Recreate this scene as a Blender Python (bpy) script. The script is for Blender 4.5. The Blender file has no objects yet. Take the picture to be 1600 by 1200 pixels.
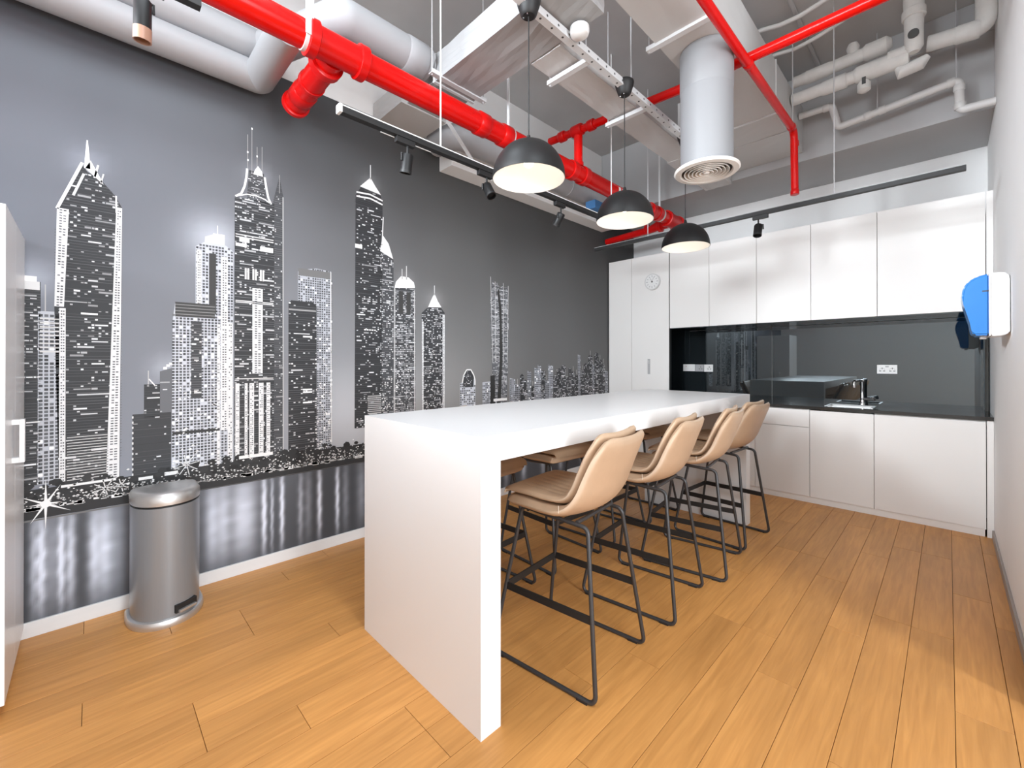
import bpy, bmesh, math, random
import numpy as np
from mathutils import Vector, Matrix

random.seed(7)
R = math.radians
scene = bpy.context.scene
COL = scene.collection

# ------------------------------------------------------------------ camera
F_PX, CX, CY = 670.65, 800.0, 563.42          # focal length and principal point for a 1600x1200 frame
cam_d = bpy.data.cameras.new('camera')
cam = bpy.data.objects.new('camera', cam_d)
COL.objects.link(cam)
cam_d.sensor_width = 36.0
cam_d.sensor_fit = 'HORIZONTAL'
cam_d.lens = F_PX * 36.0 / 1600.0
cam_d.shift_y = (CY - 600.0) / 1600.0
cam_d.clip_start = 0.02
cam.location = (0, 0, 1.3132)
cam.rotation_euler = (R(90) + 0.0028, 0.0003, 0.7934)
scene.camera = cam

# ------------------------------------------------------------------ world, daylight, added fill lights, exposure
world = bpy.data.worlds.new('world')
scene.world = world
world.use_nodes = True
wbg = world.node_tree.nodes['Background']
wbg.inputs['Color'].default_value = (0.86, 0.93, 1.0, 1)
wbg.inputs['Strength'].default_value = 0.7

def area_light(name, loc, rot, sx, sy, power, color=(1, 1, 1), spread=180):
    d = bpy.data.lights.new(name, 'AREA')
    d.shape = 'RECTANGLE'
    d.size, d.size_y, d.energy, d.color = sx, sy, power, color
    d.spread = R(spread)
    o = bpy.data.objects.new(name, d)
    o.location, o.rotation_euler = loc, rot
    COL.objects.link(o)
    return o
# daylight at the window openings of the office bay to the right of the camera
area_light('daylight_window', (3.38, 0.72, 1.75), (0, R(90), 0), 2.3, 1.0, 165, (0.90, 0.955, 1.0))
area_light('daylight_window', (3.38, -1.1, 1.75), (0, R(90), 0), 2.3, 1.7, 44, (0.84, 0.93, 1.0))
# added fill lights at the rear wall, beamed at kitchen and right wall
area_light('rear_fill_light', (-1.45, -2.28, 2.82), (R(85.5), 0, R(6)), 1.9, 0.95, 38, (0.87, 0.94, 1.0), 60)
area_light('rear_fill_light', (-2.72, -2.28, 2.82), (R(85), 0, R(-28)), 0.5, 0.95, 27, (0.87, 0.94, 1.0), 44)
# added overhead fill lights near the camera, out of view
area_light('overhead_fill_light', (-1.5, 0.10, 3.8), (0, 0, 0), 1.2, 1.2, 40, (0.85, 0.935, 1.0))
area_light('overhead_fill_light', (0.9, 0.3, 3.8), (0, 0, 0), 1.2, 1.2, 60, (0.85, 0.935, 1.0))

scene.cycles.diffuse_bounces = 8
scene.cycles.max_bounces = 14
vs = scene.view_settings
vs.view_transform = 'Standard'
vs.look = 'None'
vs.exposure = 0.10
vs.gamma = 1.0
vs.use_curve_mapping = False

# ------------------------------------------------------------------ helpers
def lin(r, g=None, b=None):
    if g is None:
        g = b = r
    f = lambda c: (c / 255 / 12.92) if c <= 10.3 else ((c / 255 + 0.055) / 1.055) ** 2.4
    return (f(r), f(g), f(b), 1.0)

def mat(name, color, rough=0.5, metal=0.0, noise=0.0, scale=20.0, bump=0.0, spec=0.5, ior=None, stretch=(1, 1, 1), emit=None, estr=0.0):
    m = bpy.data.materials.new(name)
    m.use_nodes = True
    nt = m.node_tree
    b = nt.nodes['Principled BSDF']
    b.inputs['Roughness'].default_value = rough
    b.inputs['Metallic'].default_value = metal
    b.inputs['Specular IOR Level'].default_value = spec
    if ior:
        b.inputs['IOR'].default_value = ior
    tc = nt.nodes.new('ShaderNodeTexCoord')
    mp = nt.nodes.new('ShaderNodeMapping')
    mp.inputs['Scale'].default_value = stretch
    nt.links.new(tc.outputs['Object'], mp.inputs['Vector'])
    nz = nt.nodes.new('ShaderNodeTexNoise')
    nz.inputs['Scale'].default_value = scale
    nz.inputs['Detail'].default_value = 4
    nt.links.new(mp.outputs['Vector'], nz.inputs['Vector'])
    mx = nt.nodes.new('ShaderNodeMix')
    mx.data_type = 'RGBA'
    a = [max(0, c * (1 - noise)) for c in color[:3]] + [1]
    c2 = [min(1, c * (1 + noise)) for c in color[:3]] + [1]
    mx.inputs[6].default_value = a
    mx.inputs[7].default_value = c2
    nt.links.new(nz.outputs['Fac'], mx.inputs[0])
    nt.links.new(mx.outputs[2], b.inputs['Base Color'])
    if bump:
        bp = nt.nodes.new('ShaderNodeBump')
        bp.inputs['Strength'].default_value = bump
        bp.inputs['Distance'].default_value = 0.01
        nt.links.new(nz.outputs['Fac'], bp.inputs['Height'])
        nt.links.new(bp.outputs['Normal'], b.inputs['Normal'])
    if emit:
        b.inputs['Emission Color'].default_value = emit
        b.inputs['Emission Strength'].default_value = estr
    return m

M = {}
M['white'] = mat('white_laminate', (0.80, 0.80, 0.80, 1), 0.32, noise=0.01, scale=3)
M['cab'] = mat('white_cabinet_laminate', (0.80, 0.785, 0.765, 1), 0.38, noise=0.01, scale=3)
M['cab_in'] = mat('cabinet_carcass', (0.45, 0.44, 0.43, 1), 0.6, noise=0.05)
M['locker'] = mat('locker_white_steel', (0.87, 0.88, 0.89, 1), 0.28, noise=0.01, scale=3)
M['wallw'] = mat('white_wall_paint', (0.86, 0.86, 0.855, 1), 0.75, noise=0.02, scale=6, bump=0.03)
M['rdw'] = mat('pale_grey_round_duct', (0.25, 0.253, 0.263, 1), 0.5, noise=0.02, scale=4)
M['slab'] = mat('grey_ceiling_paint', (0.47, 0.468, 0.465, 1), 0.8, noise=0.12, scale=3, bump=0.1)
M['beam'] = mat('grey_beam_paint', (0.43, 0.43, 0.435, 1), 0.75, noise=0.06, scale=3)
M['duct'] = mat('light_grey_duct_wrap', (0.35, 0.353, 0.358, 1), 0.6, noise=0.06, scale=5, bump=0.15)
M['ductp'] = mat('grey_painted_duct', (0.56, 0.56, 0.555, 1), 0.6, noise=0.04, scale=4)
M['ins'] = mat('grey_painted_insulation', (0.38, 0.385, 0.40, 1), 0.55, noise=0.05, scale=4, bump=0.08)
M['insw'] = mat('white_cloth_insulation', (0.66, 0.65, 0.63, 1), 0.75, noise=0.14, scale=14, bump=0.5)
M['pvc'] = mat('pale_grey_plastic_pipe', (0.62, 0.61, 0.60, 1), 0.5, noise=0.03, scale=6)
M['galv'] = mat('painted_steel_strut', (0.66, 0.67, 0.68, 1), 0.45, noise=0.06, scale=30)
M['rod'] = mat('steel_rod', (0.55, 0.55, 0.56, 1), 0.45, metal=0.2, noise=0.08, scale=40)
M['red'] = mat('red_gloss_pipe_paint', (0.64, 0.003, 0.002, 1), 0.22, noise=0.05, scale=8, spec=0.32)
M['redd'] = mat('red_fitting_paint', (0.58, 0.003, 0.003, 1), 0.28, noise=0.08, scale=10, spec=0.32)
M['black'] = mat('black_powder_coat', (0.012, 0.012, 0.0125, 1), 0.55, noise=0.1, scale=30)
M['blackm'] = mat('matt_black_shade', (0.010, 0.010, 0.0105, 1), 0.45, spec=0.35, noise=0.06, scale=10)
M['shadein'] = mat('white_shade_inside', (0.80, 0.80, 0.79, 1), 0.55, noise=0.02, scale=8)
M['leg'] = mat('dark_grey_steel_tube', (0.055, 0.055, 0.058, 1), 0.36, metal=0.35, noise=0.1, scale=25)
M['leather'] = mat('tan_leather', (0.50, 0.348, 0.232, 1), 0.43, noise=0.10, scale=12, bump=0.12)
M['thread'] = mat('pale_thread', (0.75, 0.66, 0.55, 1), 0.7, noise=0.05)
M['glass'] = mat('black_back_painted_glass', (0.010, 0.013, 0.015, 1), 0.015, noise=0.02, ior=2.15)
M['glass'].node_tree.nodes['Principled BSDF'].inputs['Specular Tint'].default_value = (0.84, 0.95, 1.0, 1)
M['granite'] = mat('black_granite', (0.035, 0.034, 0.032, 1), 0.09, noise=0.55, scale=220)
M['chrome'] = mat('chrome', (0.78, 0.78, 0.79, 1), 0.08, metal=1.0, noise=0.02)
M['steel'] = mat('brushed_steel', (0.62, 0.61, 0.60, 1), 0.38, metal=0.8, noise=0.08, scale=30, stretch=(1, 1, 12))
M['bin'] = mat('grey_metal_bin_body', (0.27, 0.285, 0.305, 1), 0.30, metal=0.35, noise=0.04, scale=30, stretch=(6, 6, 0.3))
M['plastic'] = mat('white_plastic', (0.82, 0.82, 0.81, 1), 0.35, noise=0.01)
M['plug'] = mat('socket_hole_dark', (0.10, 0.10, 0.10, 1), 0.6, noise=0.05)
M['greyp'] = mat('grey_plastic', (0.42, 0.42, 0.43, 1), 0.45, noise=0.04)
M['alu'] = mat('pale_skirting', (0.76, 0.765, 0.77, 1), 0.42, noise=0.05, scale=9, stretch=(3, 0.5, 3))
M['brownskirt'] = mat('grey_brown_skirting', (0.34, 0.30, 0.27, 1), 0.5, noise=0.08, scale=9)
M['blue'] = mat('translucent_blue_plastic', (0.03, 0.22, 0.62, 1), 0.18, noise=0.05, scale=4)
M['bluebox'] = mat('blue_tag', (0.06, 0.20, 0.45, 1), 0.5, noise=0.1)
M['amber'] = mat('copper_lamp_rim', (0.36, 0.20, 0.14, 1), 0.3, noise=0.05)
M['bulb'] = mat('warm_bulb_glass', (1, 0.95, 0.85, 1), 0.3, emit=(1, 0.80, 0.52, 1), estr=7.0)
M['clock'] = mat('pale_grey_clock', (0.62, 0.62, 0.61, 1), 0.4, noise=0.03)
M['clockf'] = mat('white_clock_face', (0.78, 0.78, 0.77, 1), 0.4, noise=0.02)
M['dark'] = mat('dark_ink', (0.06, 0.06, 0.06, 1), 0.6, noise=0.05)
M['void'] = mat('dark_duct_inside', (0.16, 0.145, 0.13, 1), 0.8, noise=0.05)
M['beige'] = mat('warm_white_grille', (0.78, 0.75, 0.71, 1), 0.45, noise=0.02)
M['floorb'] = mat('floor_underlay', (0.16, 0.085, 0.035, 1), 0.6, noise=0.1)

def wood_material():
    m = bpy.data.materials.new('oak_plank')
    m.use_nodes = True
    nt = m.node_tree
    L = nt.links.new
    b = nt.nodes['Principled BSDF']
    tc = nt.nodes.new('ShaderNodeTexCoord')
    oi = nt.nodes.new('ShaderNodeObjectInfo')
    add = nt.nodes.new('ShaderNodeVectorMath'); add.operation = 'ADD'
    sc = nt.nodes.new('ShaderNodeVectorMath'); sc.operation = 'SCALE'
    cmb = nt.nodes.new('ShaderNodeCombineXYZ')
    L(oi.outputs['Random'], cmb.inputs[0]); L(oi.outputs['Random'], cmb.inputs[1]); L(oi.outputs['Random'], cmb.inputs[2])
    L(cmb.outputs[0], sc.inputs[0]); sc.inputs['Scale'].default_value = 37.0
    L(tc.outputs['Object'], add.inputs[0]); L(sc.outputs[0], add.inputs[1])
    mp = nt.nodes.new('ShaderNodeMapping'); mp.inputs['Scale'].default_value = (34, 2.2, 34)
    L(add.outputs[0], mp.inputs['Vector'])
    n1 = nt.nodes.new('ShaderNodeTexNoise'); n1.inputs['Scale'].default_value = 1.6; n1.inputs['Detail'].default_value = 7
    n1.inputs['Distortion'].default_value = 0.6
    L(mp.outputs[0], n1.inputs['Vector'])
    mp2 = nt.nodes.new('ShaderNodeMapping'); mp2.inputs['Scale'].default_value = (5, 0.9, 5)
    L(add.outputs[0], mp2.inputs['Vector'])
    n2 = nt.nodes.new('ShaderNodeTexNoise'); n2.inputs['Scale'].default_value = 1.3; n2.inputs['Detail'].default_value = 3
    L(mp2.outputs[0], n2.inputs['Vector'])
    r1 = nt.nodes.new('ShaderNodeValToRGB')
    e = r1.color_ramp.elements
    e[0].position, e[0].color = 0.30, (0.55, 0.258, 0.074, 1)
    e[1].position, e[1].color = 0.72, (0.68, 0.335, 0.103, 1)
    L(n1.outputs['Fac'], r1.inputs[0])
    r2 = nt.nodes.new('ShaderNodeValToRGB')
    e = r2.color_ramp.elements
    e[0].position, e[0].color = 0.25, (0.82, 0.80, 0.78, 1)
    e[1].position, e[1].color = 0.75, (1.08, 1.06, 1.03, 1)
    L(n2.outputs['Fac'], r2.inputs[0])
    mx = nt.nodes.new('ShaderNodeMix'); mx.data_type = 'RGBA'; mx.blend_type = 'MULTIPLY'; mx.inputs[0].default_value = 1
    L(r1.outputs[0], mx.inputs[6]); L(r2.outputs[0], mx.inputs[7])
    hsv = nt.nodes.new('ShaderNodeHueSaturation')
    mr = nt.nodes.new('ShaderNodeMapRange'); mr.inputs[3].default_value = 0.94; mr.inputs[4].default_value = 1.06
    L(oi.outputs['Random'], mr.inputs[0]); L(mr.outputs[0], hsv.inputs['Value'])
    L(mx.outputs[2], hsv.inputs['Color'])
    L(hsv.outputs[0], b.inputs['Base Color'])
    b.inputs['Roughness'].default_value = 0.42
    b.inputs['Specular IOR Level'].default_value = 0.35
    bp = nt.nodes.new('ShaderNodeBump'); bp.inputs['Strength'].default_value = 0.08; bp.inputs['Distance'].default_value = 0.004
    L(n1.outputs['Fac'], bp.inputs['Height']); L(bp.outputs[0], b.inputs['Normal'])
    return m
M['wood'] = wood_material()

def print_material():
    m = bpy.data.materials.new('printed_wallpaper')
    m.use_nodes = True
    nt = m.node_tree
    b = nt.nodes['Principled BSDF']
    a = nt.nodes.new('ShaderNodeAttribute'); a.attribute_name = 'ink'
    nt.links.new(a.outputs['Color'], b.inputs['Base Color'])
    b.inputs['Roughness'].default_value = 0.5
    b.inputs['Specular IOR Level'].default_value = 0.25
    return m
M['print'] = print_material()

def finish(o, name, m, parent=None, smooth=False):
    o.name = name
    if m:
        o.data.materials.append(M[m] if isinstance(m, str) else m)
    COL.objects.link(o)
    if parent:
        o.parent = parent
    if smooth:
        for p in o.data.polygons:
            p.use_smooth = True
        if smooth != 'all':
            o.data.set_sharp_from_angle(angle=R(38))
    return o

def obj(name, bm, m, parent=None, smooth=False):
    bmesh.ops.recalc_face_normals(bm, faces=bm.faces)
    me = bpy.data.meshes.new(name)
    bm.to_mesh(me)
    bm.free()
    return finish(bpy.data.objects.new(name, me), name, m, parent, smooth)

def tag(o, label=None, cat=None, group=None, kind=None):
    if label: o['label'] = label
    if cat: o['category'] = cat
    if group: o['group'] = group
    if kind: o['kind'] = kind
    return o

def thing(name, label, cat, loc=(0, 0, 0), rz=0, group=None):
    o = bpy.data.objects.new(name, None)
    o.empty_display_size = 0.1
    COL.objects.link(o)
    o.location, o.rotation_euler = loc, (0, 0, rz)
    return tag(o, label, cat, group)

def copy_tree(o, parent=None):
    c = o.copy()
    COL.objects.link(c)
    c.parent = parent
    for ch in list(o.children):
        copy_tree(ch, c)
    return c

def box(bm, x0, x1, y0, y1, z0, z1, bev=0.0, mtx=None):
    r = bmesh.ops.create_cube(bm, size=1)
    vs_ = r['verts']
    for v in vs_:
        v.co = Vector(((x0 + x1) / 2 + v.co.x * (x1 - x0), (y0 + y1) / 2 + v.co.y * (y1 - y0), (z0 + z1) / 2 + v.co.z * (z1 - z0)))
    if bev:
        es = list({e for v in vs_ for e in v.link_edges})
        r2 = bmesh.ops.bevel(bm, geom=es, offset=bev, segments=2, affect='EDGES', profile=0.6)
        vs_ = list({v for f in r2['faces'] for v in f.verts} | {v for v in vs_ if v.is_valid})
    if mtx:
        bmesh.ops.transform(bm, matrix=mtx, verts=vs_)
    return vs_

def bx(name, m, parent, x0, x1, y0, y1, z0, z1, bev=0.0, smooth=False):
    bm = bmesh.new()
    box(bm, x0, x1, y0, y1, z0, z1, bev)
    return obj(name, bm, m, parent, smooth)

def rounded(path, rad, n=6):
    """replace the corners of a polyline by arcs"""
    P = [Vector(p) for p in path]
    out = [P[0]]
    for i in range(1, len(P) - 1):
        a, b, c = P[i - 1], P[i], P[i + 1]
        d1, d2 = (a - b).normalized(), (c - b).normalized()
        ang = d1.angle(d2)
        if ang > math.pi - 0.02:
            out.append(b); continue
        t = min(rad / math.tan(ang / 2), (a - b).length * 0.49, (c - b).length * 0.49)
        r_ = t * math.tan(ang / 2)
        bis = (d1 + d2).normalized()
        ce = b + bis * (r_ / math.sin(ang / 2))
        s, e = b + d1 * t - ce, b + d2 * t - ce
        tot = s.angle(e)
        ax = s.cross(e).normalized()
        for k in range(n + 1):
            out.append(ce + Matrix.Rotation(tot * k / n, 3, ax) @ s)
    out.append(P[-1])
    return out

def sweep(bm, path, r, seg=14, caps=True):
    P = [Vector(p) for p in path]
    rs = r if isinstance(r, (list, tuple)) else [r] * len(P)
    rings = []
    t_prev = None
    nrm = None
    for i, p in enumerate(P):
        if i == 0: t = (P[1] - P[0]).normalized()
        elif i == len(P) - 1: t = (P[-1] - P[-2]).normalized()
        else: t = ((P[i] - P[i - 1]).normalized() + (P[i + 1] - P[i]).normalized()).normalized()
        if nrm is None:
            nrm = t.orthogonal().normalized()
        else:
            q = t_prev.rotation_difference(t)
            nrm = (q @ nrm)
            nrm = (nrm - t * nrm.dot(t)).normalized()
        t_prev = t
        bn = t.cross(nrm)
        rings.append([bm.verts.new(p + (nrm * math.cos(2 * math.pi * k / seg) + bn * math.sin(2 * math.pi * k / seg)) * rs[i]) for k in range(seg)])
    for a, b in zip(rings, rings[1:]):
        for k in range(seg):
            bm.faces.new((a[k], a[(k + 1) % seg], b[(k + 1) % seg], b[k]))
    if caps:
        bm.faces.new(rings[0][::-1]); bm.faces.new(rings[-1])

def tube(name, m, parent, path, r, seg=14, rad=0.0, n=6):
    bm = bmesh.new()
    sweep(bm, rounded(path, rad, n) if rad else path, r, seg)
    return obj(name, bm, m, parent, True)

def lathe(bm, prof, seg=40, center=(0, 0, 0), close=False):
    c = Vector(center)
    rings = []
    for r_, z in prof:
        if r_ < 1e-6:
            rings.append([bm.verts.new(c + Vector((0, 0, z)))])
        else:
            rings.append([bm.verts.new(c + Vector((r_ * math.cos(2 * math.pi * k / seg), r_ * math.sin(2 * math.pi * k / seg), z))) for k in range(seg)])
    pairs = list(zip(rings, rings[1:])) + ([(rings[-1], rings[0])] if close else [])
    for a, b in pairs:
        for k in range(seg):
            k2 = (k + 1) % seg
            if len(a) == 1 and len(b) == 1: continue
            if len(a) == 1: bm.faces.new((a[0], b[k2], b[k]))
            elif len(b) == 1: bm.faces.new((a[k], a[k2], b[0]))
            else: bm.faces.new((a[k], a[k2], b[k2], b[k]))

def lat(name, m, parent, prof, seg=40, center=(0, 0, 0), close=False):
    bm = bmesh.new()
    lathe(bm, prof, seg, center, close)
    return obj(name, bm, m, parent, True)

def extrude_poly(bm, pts, axis, a0, a1):
    """pts 2D outline; axis the extrude axis"""
    def mk(p, a):
        if axis == 'x': return Vector((a, p[0], p[1]))
        if axis == 'y': return Vector((p[0], a, p[1]))
        return Vector((p[0], p[1], a))
    A = [bm.verts.new(mk(p, a0)) for p in pts]
    B = [bm.verts.new(mk(p, a1)) for p in pts]
    n = len(pts)
    bm.faces.new(A); bm.faces.new(B[::-1])
    for i in range(n):
        bm.faces.new((A[i], B[i], B[(i + 1) % n], A[(i + 1) % n]))

def ring_between(name, m, parent, p, d, r, half, seg=20):
    p, d = Vector(p), Vector(d).normalized()
    bm = bmesh.new()
    sweep(bm, [p - d * half, p - d * half * 0.85, p + d * half * 0.85, p + d * half], [r * 0.93, r, r, r * 0.93], seg)
    return obj(name, bm, m, parent, True)

# ------------------------------------------------------------------ room constants (metres)
XM, XR, YK, YB = -3.078, 0.238, 4.776, 5.42
ZS = 3.92                  # slab underside
ZB, YBF = 3.14, 4.63       # beam underside and face

# ------------------------------------------------------------------ structure
floor = tag(bx('floor', 'floorb', None, -3.2, 3.5, -2.4, 5.5, -0.15, -0.0125), kind='structure', label='warm oak plank floor of the kitchen room')
pw = 0.1472
plank_mesh = {}
def plank(x, y0, y1):
    ln = round(y1 - y0, 3)
    if ln not in plank_mesh:
        bm = bmesh.new()
        g, c, w, h = 0.0009, 0.0005, pw / 2, ln / 2
        lo = [bm.verts.new((sx * (w - g), sy * (h - g), -0.0125)) for sx, sy in ((-1, -1), (1, -1), (1, 1), (-1, 1))]
        mi = [bm.verts.new((sx * (w - g), sy * (h - g), -c)) for sx, sy in ((-1, -1), (1, -1), (1, 1), (-1, 1))]
        up = [bm.verts.new((sx * (w - g - c), sy * (h - g - c), 0)) for sx, sy in ((-1, -1), (1, -1), (1, 1), (-1, 1))]
        bm.faces.new(up)
        for A, B in ((lo, mi), (mi, up)):
            for i in range(4):
                bm.faces.new((A[i], A[(i + 1) % 4], B[(i + 1) % 4], B[i]))
        bmesh.ops.recalc_face_normals(bm, faces=bm.faces)
        me = bpy.data.meshes.new('plank')
        bm.to_mesh(me); bm.free()
        me.materials.append(M['wood'])
        plank_mesh[ln] = me
    o = bpy.data.objects.new('plank', plank_mesh[ln])
    COL.objects.link(o)
    o.parent = floor
    o.location = (x, (y0 + y1) / 2, 0)
phase = [-0.018, 0.567, 0.285, 0.857]
row = 0
x = -0.132 + pw / 2 - pw * 20
while x < 1.6:
    off = phase[(row * 3 + (row // 4)) % 4] - 1.17 * 2
    ys = [-1.75] + [off + 1.17 * k for k in range(0, 8) if -1.65 < off + 1.17 * k < 4.70] + [4.80]
    for a, b in zip(ys, ys[1:]):
        plank(x, a, b)
    x += pw
    row += 1

ceiling = tag(bx('ceiling', 'slab', None, -3.2, 3.5, -2.4, 5.55, ZS, ZS + 0.15), kind='structure', label='grey painted concrete ceiling slab')
bx('beam', 'beam', ceiling, -3.08, XR, YBF, YB, ZB, ZS, 0.004)
bx('beam_step', 'beam', ceiling, -0.92, XR, YBF - 0.05, YBF, 3.70, ZS, 0.004)
wl = tag(bx('wall_left', 'wallw', None, -3.2, XM - 0.005, -2.4, 5.5, -0.02, ZS), kind='structure', label='wall behind the skyline mural')
wb = tag(bx('wall_back', 'wallw', None, -3.2, 0.36, YB, 5.55, -0.02, ZS), kind='structure', label='white wall above the kitchen cabinets')
wr = tag(bx('wall_right', 'wallw', None, XR, 0.36, 2.53, YB, -0.02, ZS), kind='structure', label='plain white wall on the right')
bm = bmesh.new()
for (x0, x1, z0, z1) in ((-3.2, 3.5, -0.02, 2.33), (-3.2, 3.5, 3.31, ZS), (-3.2, -2.98, 2.33, 3.31), (-2.46, -2.41, 2.33, 3.31), (-0.49, 3.5, 2.33, 3.31)):
    box(bm, x0, x1, -2.4, -2.3, z0, z1)
tag(obj('wall_rear', bm, 'wallw'), kind='structure', label='white wall behind the camera with openings made for the fill lights')  # openings made up to sit behind the added rear fill lights
bm = bmesh.new()
for (y0, y1, z0, z1) in ((-2.4, 5.5, -0.02, 0.55), (-2.4, 5.5, 3.0, ZS), (1.25, 5.5, 0.55, 3.0), (-0.2, 0.2, 0.55, 3.0), (-2.4, -2.0, 0.55, 3.0)):
    box(bm, 3.4, 3.5, y0, y1, z0, z1)
tag(obj('wall_window', bm, 'wallw'), kind='structure', label='window wall of the office bay out of view')
tag(bx('baseboard_left', 'alu', None, XM - 0.004, XM + 0.010, -2.3, YK, 0, 0.073, 0.002), kind='structure', label='pale skirting under the mural')
tag(bx('baseboard_right', 'brownskirt', None, XR - 0.012, XR, 2.53, YK, 0, 0.062, 0.002), kind='structure', label='grey-brown skirting along the right wall')

# ------------------------------------------------------------------ mural (flat print, one panel)
def build_mural():
    V, Fc, C = [], [], []
    X0 = XM - 0.0025
    def poly(pts, col, layer):
        i = len(V)
        for (y, z) in pts:
            V.append((X0 + layer * 0.0002, y, z))
            C.append(col)
        Fc.append(tuple(range(i, i + len(pts))))
    def polyc(pts, cols, layer):
        i = len(V)
        for (y, z), c in zip(pts, cols):
            V.append((X0 + layer * 0.0002, y, z)); C.append(c)
        Fc.append(tuple(range(i, i + len(pts))))
    def rect(y0, y1, z0, z1, col, layer):
        poly(((y0, z0), (y1, z0), (y1, z1), (y0, z1)), col, layer)
    def g(v, blue=0.0):
        return lin(v * (1 - 0.03 * blue), v, min(255, v * (1 + 0.07 * blue)))
    # sky
    ky = [-2.4, -0.3, 0.6, 1.5, 2.5, 3.6, 5.42]
    kz = [0.5, 1.2, 1.8, 2.4, 2.9, 3.19]
    T = [[140, 142, 150, 172, 140, 122, 112],
         [128, 132, 138, 150, 126, 110, 100],
         [118, 124, 130, 124, 110, 98, 88],
         [106, 112, 110, 100, 94, 86, 78],
         [88, 92, 90, 82, 78, 74, 70],
         [76, 80, 78, 72, 68, 66, 62]]
    def interp(y, z):
        i = max(0, min(len(ky) - 2, sum(1 for k in ky if k <= y) - 1))
        j = max(0, min(len(kz) - 2, sum(1 for k in kz if k <= z) - 1))
        a = min(1, max(0, (y - ky[i]) / (ky[i + 1] - ky[i]))); b = min(1, max(0, (z - kz[j]) / (kz[j + 1] - kz[j])))
        a = a * a * (3 - 2 * a)
        v = (T[j][i] * (1 - a) + T[j][i + 1] * a) * (1 - b) + (T[j + 1][i] * (1 - a) + T[j + 1][i + 1] * a) * b
        return v
    glows = [(0.53, 2.05, 0.10, 70), (-0.01, 2.33, 0.05, 30), (0.76, 2.50, 0.05, 40), (1.52, 2.66, 0.05, 35), (-0.2, 1.72, 0.06, 50), (2.10, 1.84, 0.06, 30),
             (1.82, 1.97, 0.05, 25), (0.31, 1.28, 0.05, 40), (1.30, 0.95, 0.22, 35), (1.72, 1.0, 0.2, 15), (2.3, 1.0, 0.3, 20)]
    def sky(y, z):
        v = interp(y, z)
        for gy, gz, s, a in glows:
            d2 = ((y - gy) ** 2 + (z - gz) ** 2) / (2 * s * s)
            if d2 < 6: v += a * math.exp(-d2)
        bl = max(0, min(1, (2.2 - y) / 2.2))
        return g(min(245, v), bl)
    ys = list(np.linspace(-2.35, -0.35, 8)) + list(np.linspace(-0.3, 5.42, 120))
    zs = list(np.linspace(0.5, 3.19, 56))
    sc_ = {}
    for i, y in enumerate(ys):
        for j, z in enumerate(zs):
            sc_[i, j] = sky(y, z)
    for i in range(len(ys) - 1):
        for j in range(len(zs) - 1):
            polyc(((ys[i], zs[j]), (ys[i + 1], zs[j]), (ys[i + 1], zs[j + 1]), (ys[i], zs[j + 1])),
                  (sc_[i, j], sc_[i + 1, j], sc_[i + 1, j + 1], sc_[i, j + 1]), 0)
    rnd = random.Random(11)
    def inside(p, P):
        y, z = p
        c = False
        n = len(P)
        for i in range(n):
            (y1, z1), (y2, z2) = P[i], P[(i + 1) % n]
            if (z1 > z) != (z2 > z) and y < (y2 - y1) * (z - z1) / (z2 - z1) + y1: c = not c
        return c
    def tower(P, base, lay, cw=0.011, chh=0.0135, p=0.25, style='rows', frame=None, line=None, run=2.0, bri=(150, 255)):
        """P outline; windows in rows of cells"""
        poly(P, g(base, 0.6), lay)
        y0, y1 = min(q[0] for q in P), max(q[0] for q in P)
        z0, z1 = min(q[1] for q in P), max(q[1] for q in P)
        nz = int((z1 - z0) / chh)
        ny = max(1, int((y1 - y0) / cw))
        cwr = (y1 - y0) / ny
        for j in range(nz):
            zc = z0 + (j + 0.5) * chh
            dens = p * (0.55 + 0.9 * rnd.random()) * (1.3 if rnd.random() < 0.2 else 1)
            if style == 'rows':
                if line and rnd.random() < 0.8:
                    a = [y0 + cwr * (i + 0.5) for i in range(ny) if inside((y0 + cwr * (i + 0.5), zc - chh * 0.4), P)]
                    if a: rect(a[0] - cwr / 2, a[-1] + cwr / 2, zc - chh * 0.46, zc - chh * 0.30, g(line + rnd.uniform(-15, 20), 0.4), lay + 1)
                i = 0
                while i < ny:
                    if rnd.random() < dens:
                        k = 1 + (int(rnd.expovariate(1 / run)) if rnd.random() < 0.45 else 0)
                        k = min(k, ny - i)
                        ya, yb = y0 + cwr * i + cwr * 0.12, y0 + cwr * (i + k) - cwr * 0.12
                        if inside((ya, zc), P) and inside((yb, zc), P):
                            hgt = chh * rnd.uniform(0.16, 0.34)
                            rect(ya, yb, zc - hgt, zc + hgt, g(rnd.uniform(*bri), 0.2), lay + 2)
                        i += k
                    else: i += 1
            else:
                for i in range(ny):
                    yc = y0 + cwr * (i + 0.5)
                    if not inside((yc, zc), P): continue
                    u = rnd.random()
                    if u < p:          # dark pane in a pale frame
                        rect(yc - cwr * 0.36, yc + cwr * 0.36, zc - chh * 0.36, zc + chh * 0.32, g(rnd.uniform(62, 118), 0.6), lay + 1)
                    elif u > 0.95:
                        rect(yc - cwr * 0.42, yc + cwr * 0.42, zc - chh * 0.40, zc + chh * 0.40, g(252), lay + 1)
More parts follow.
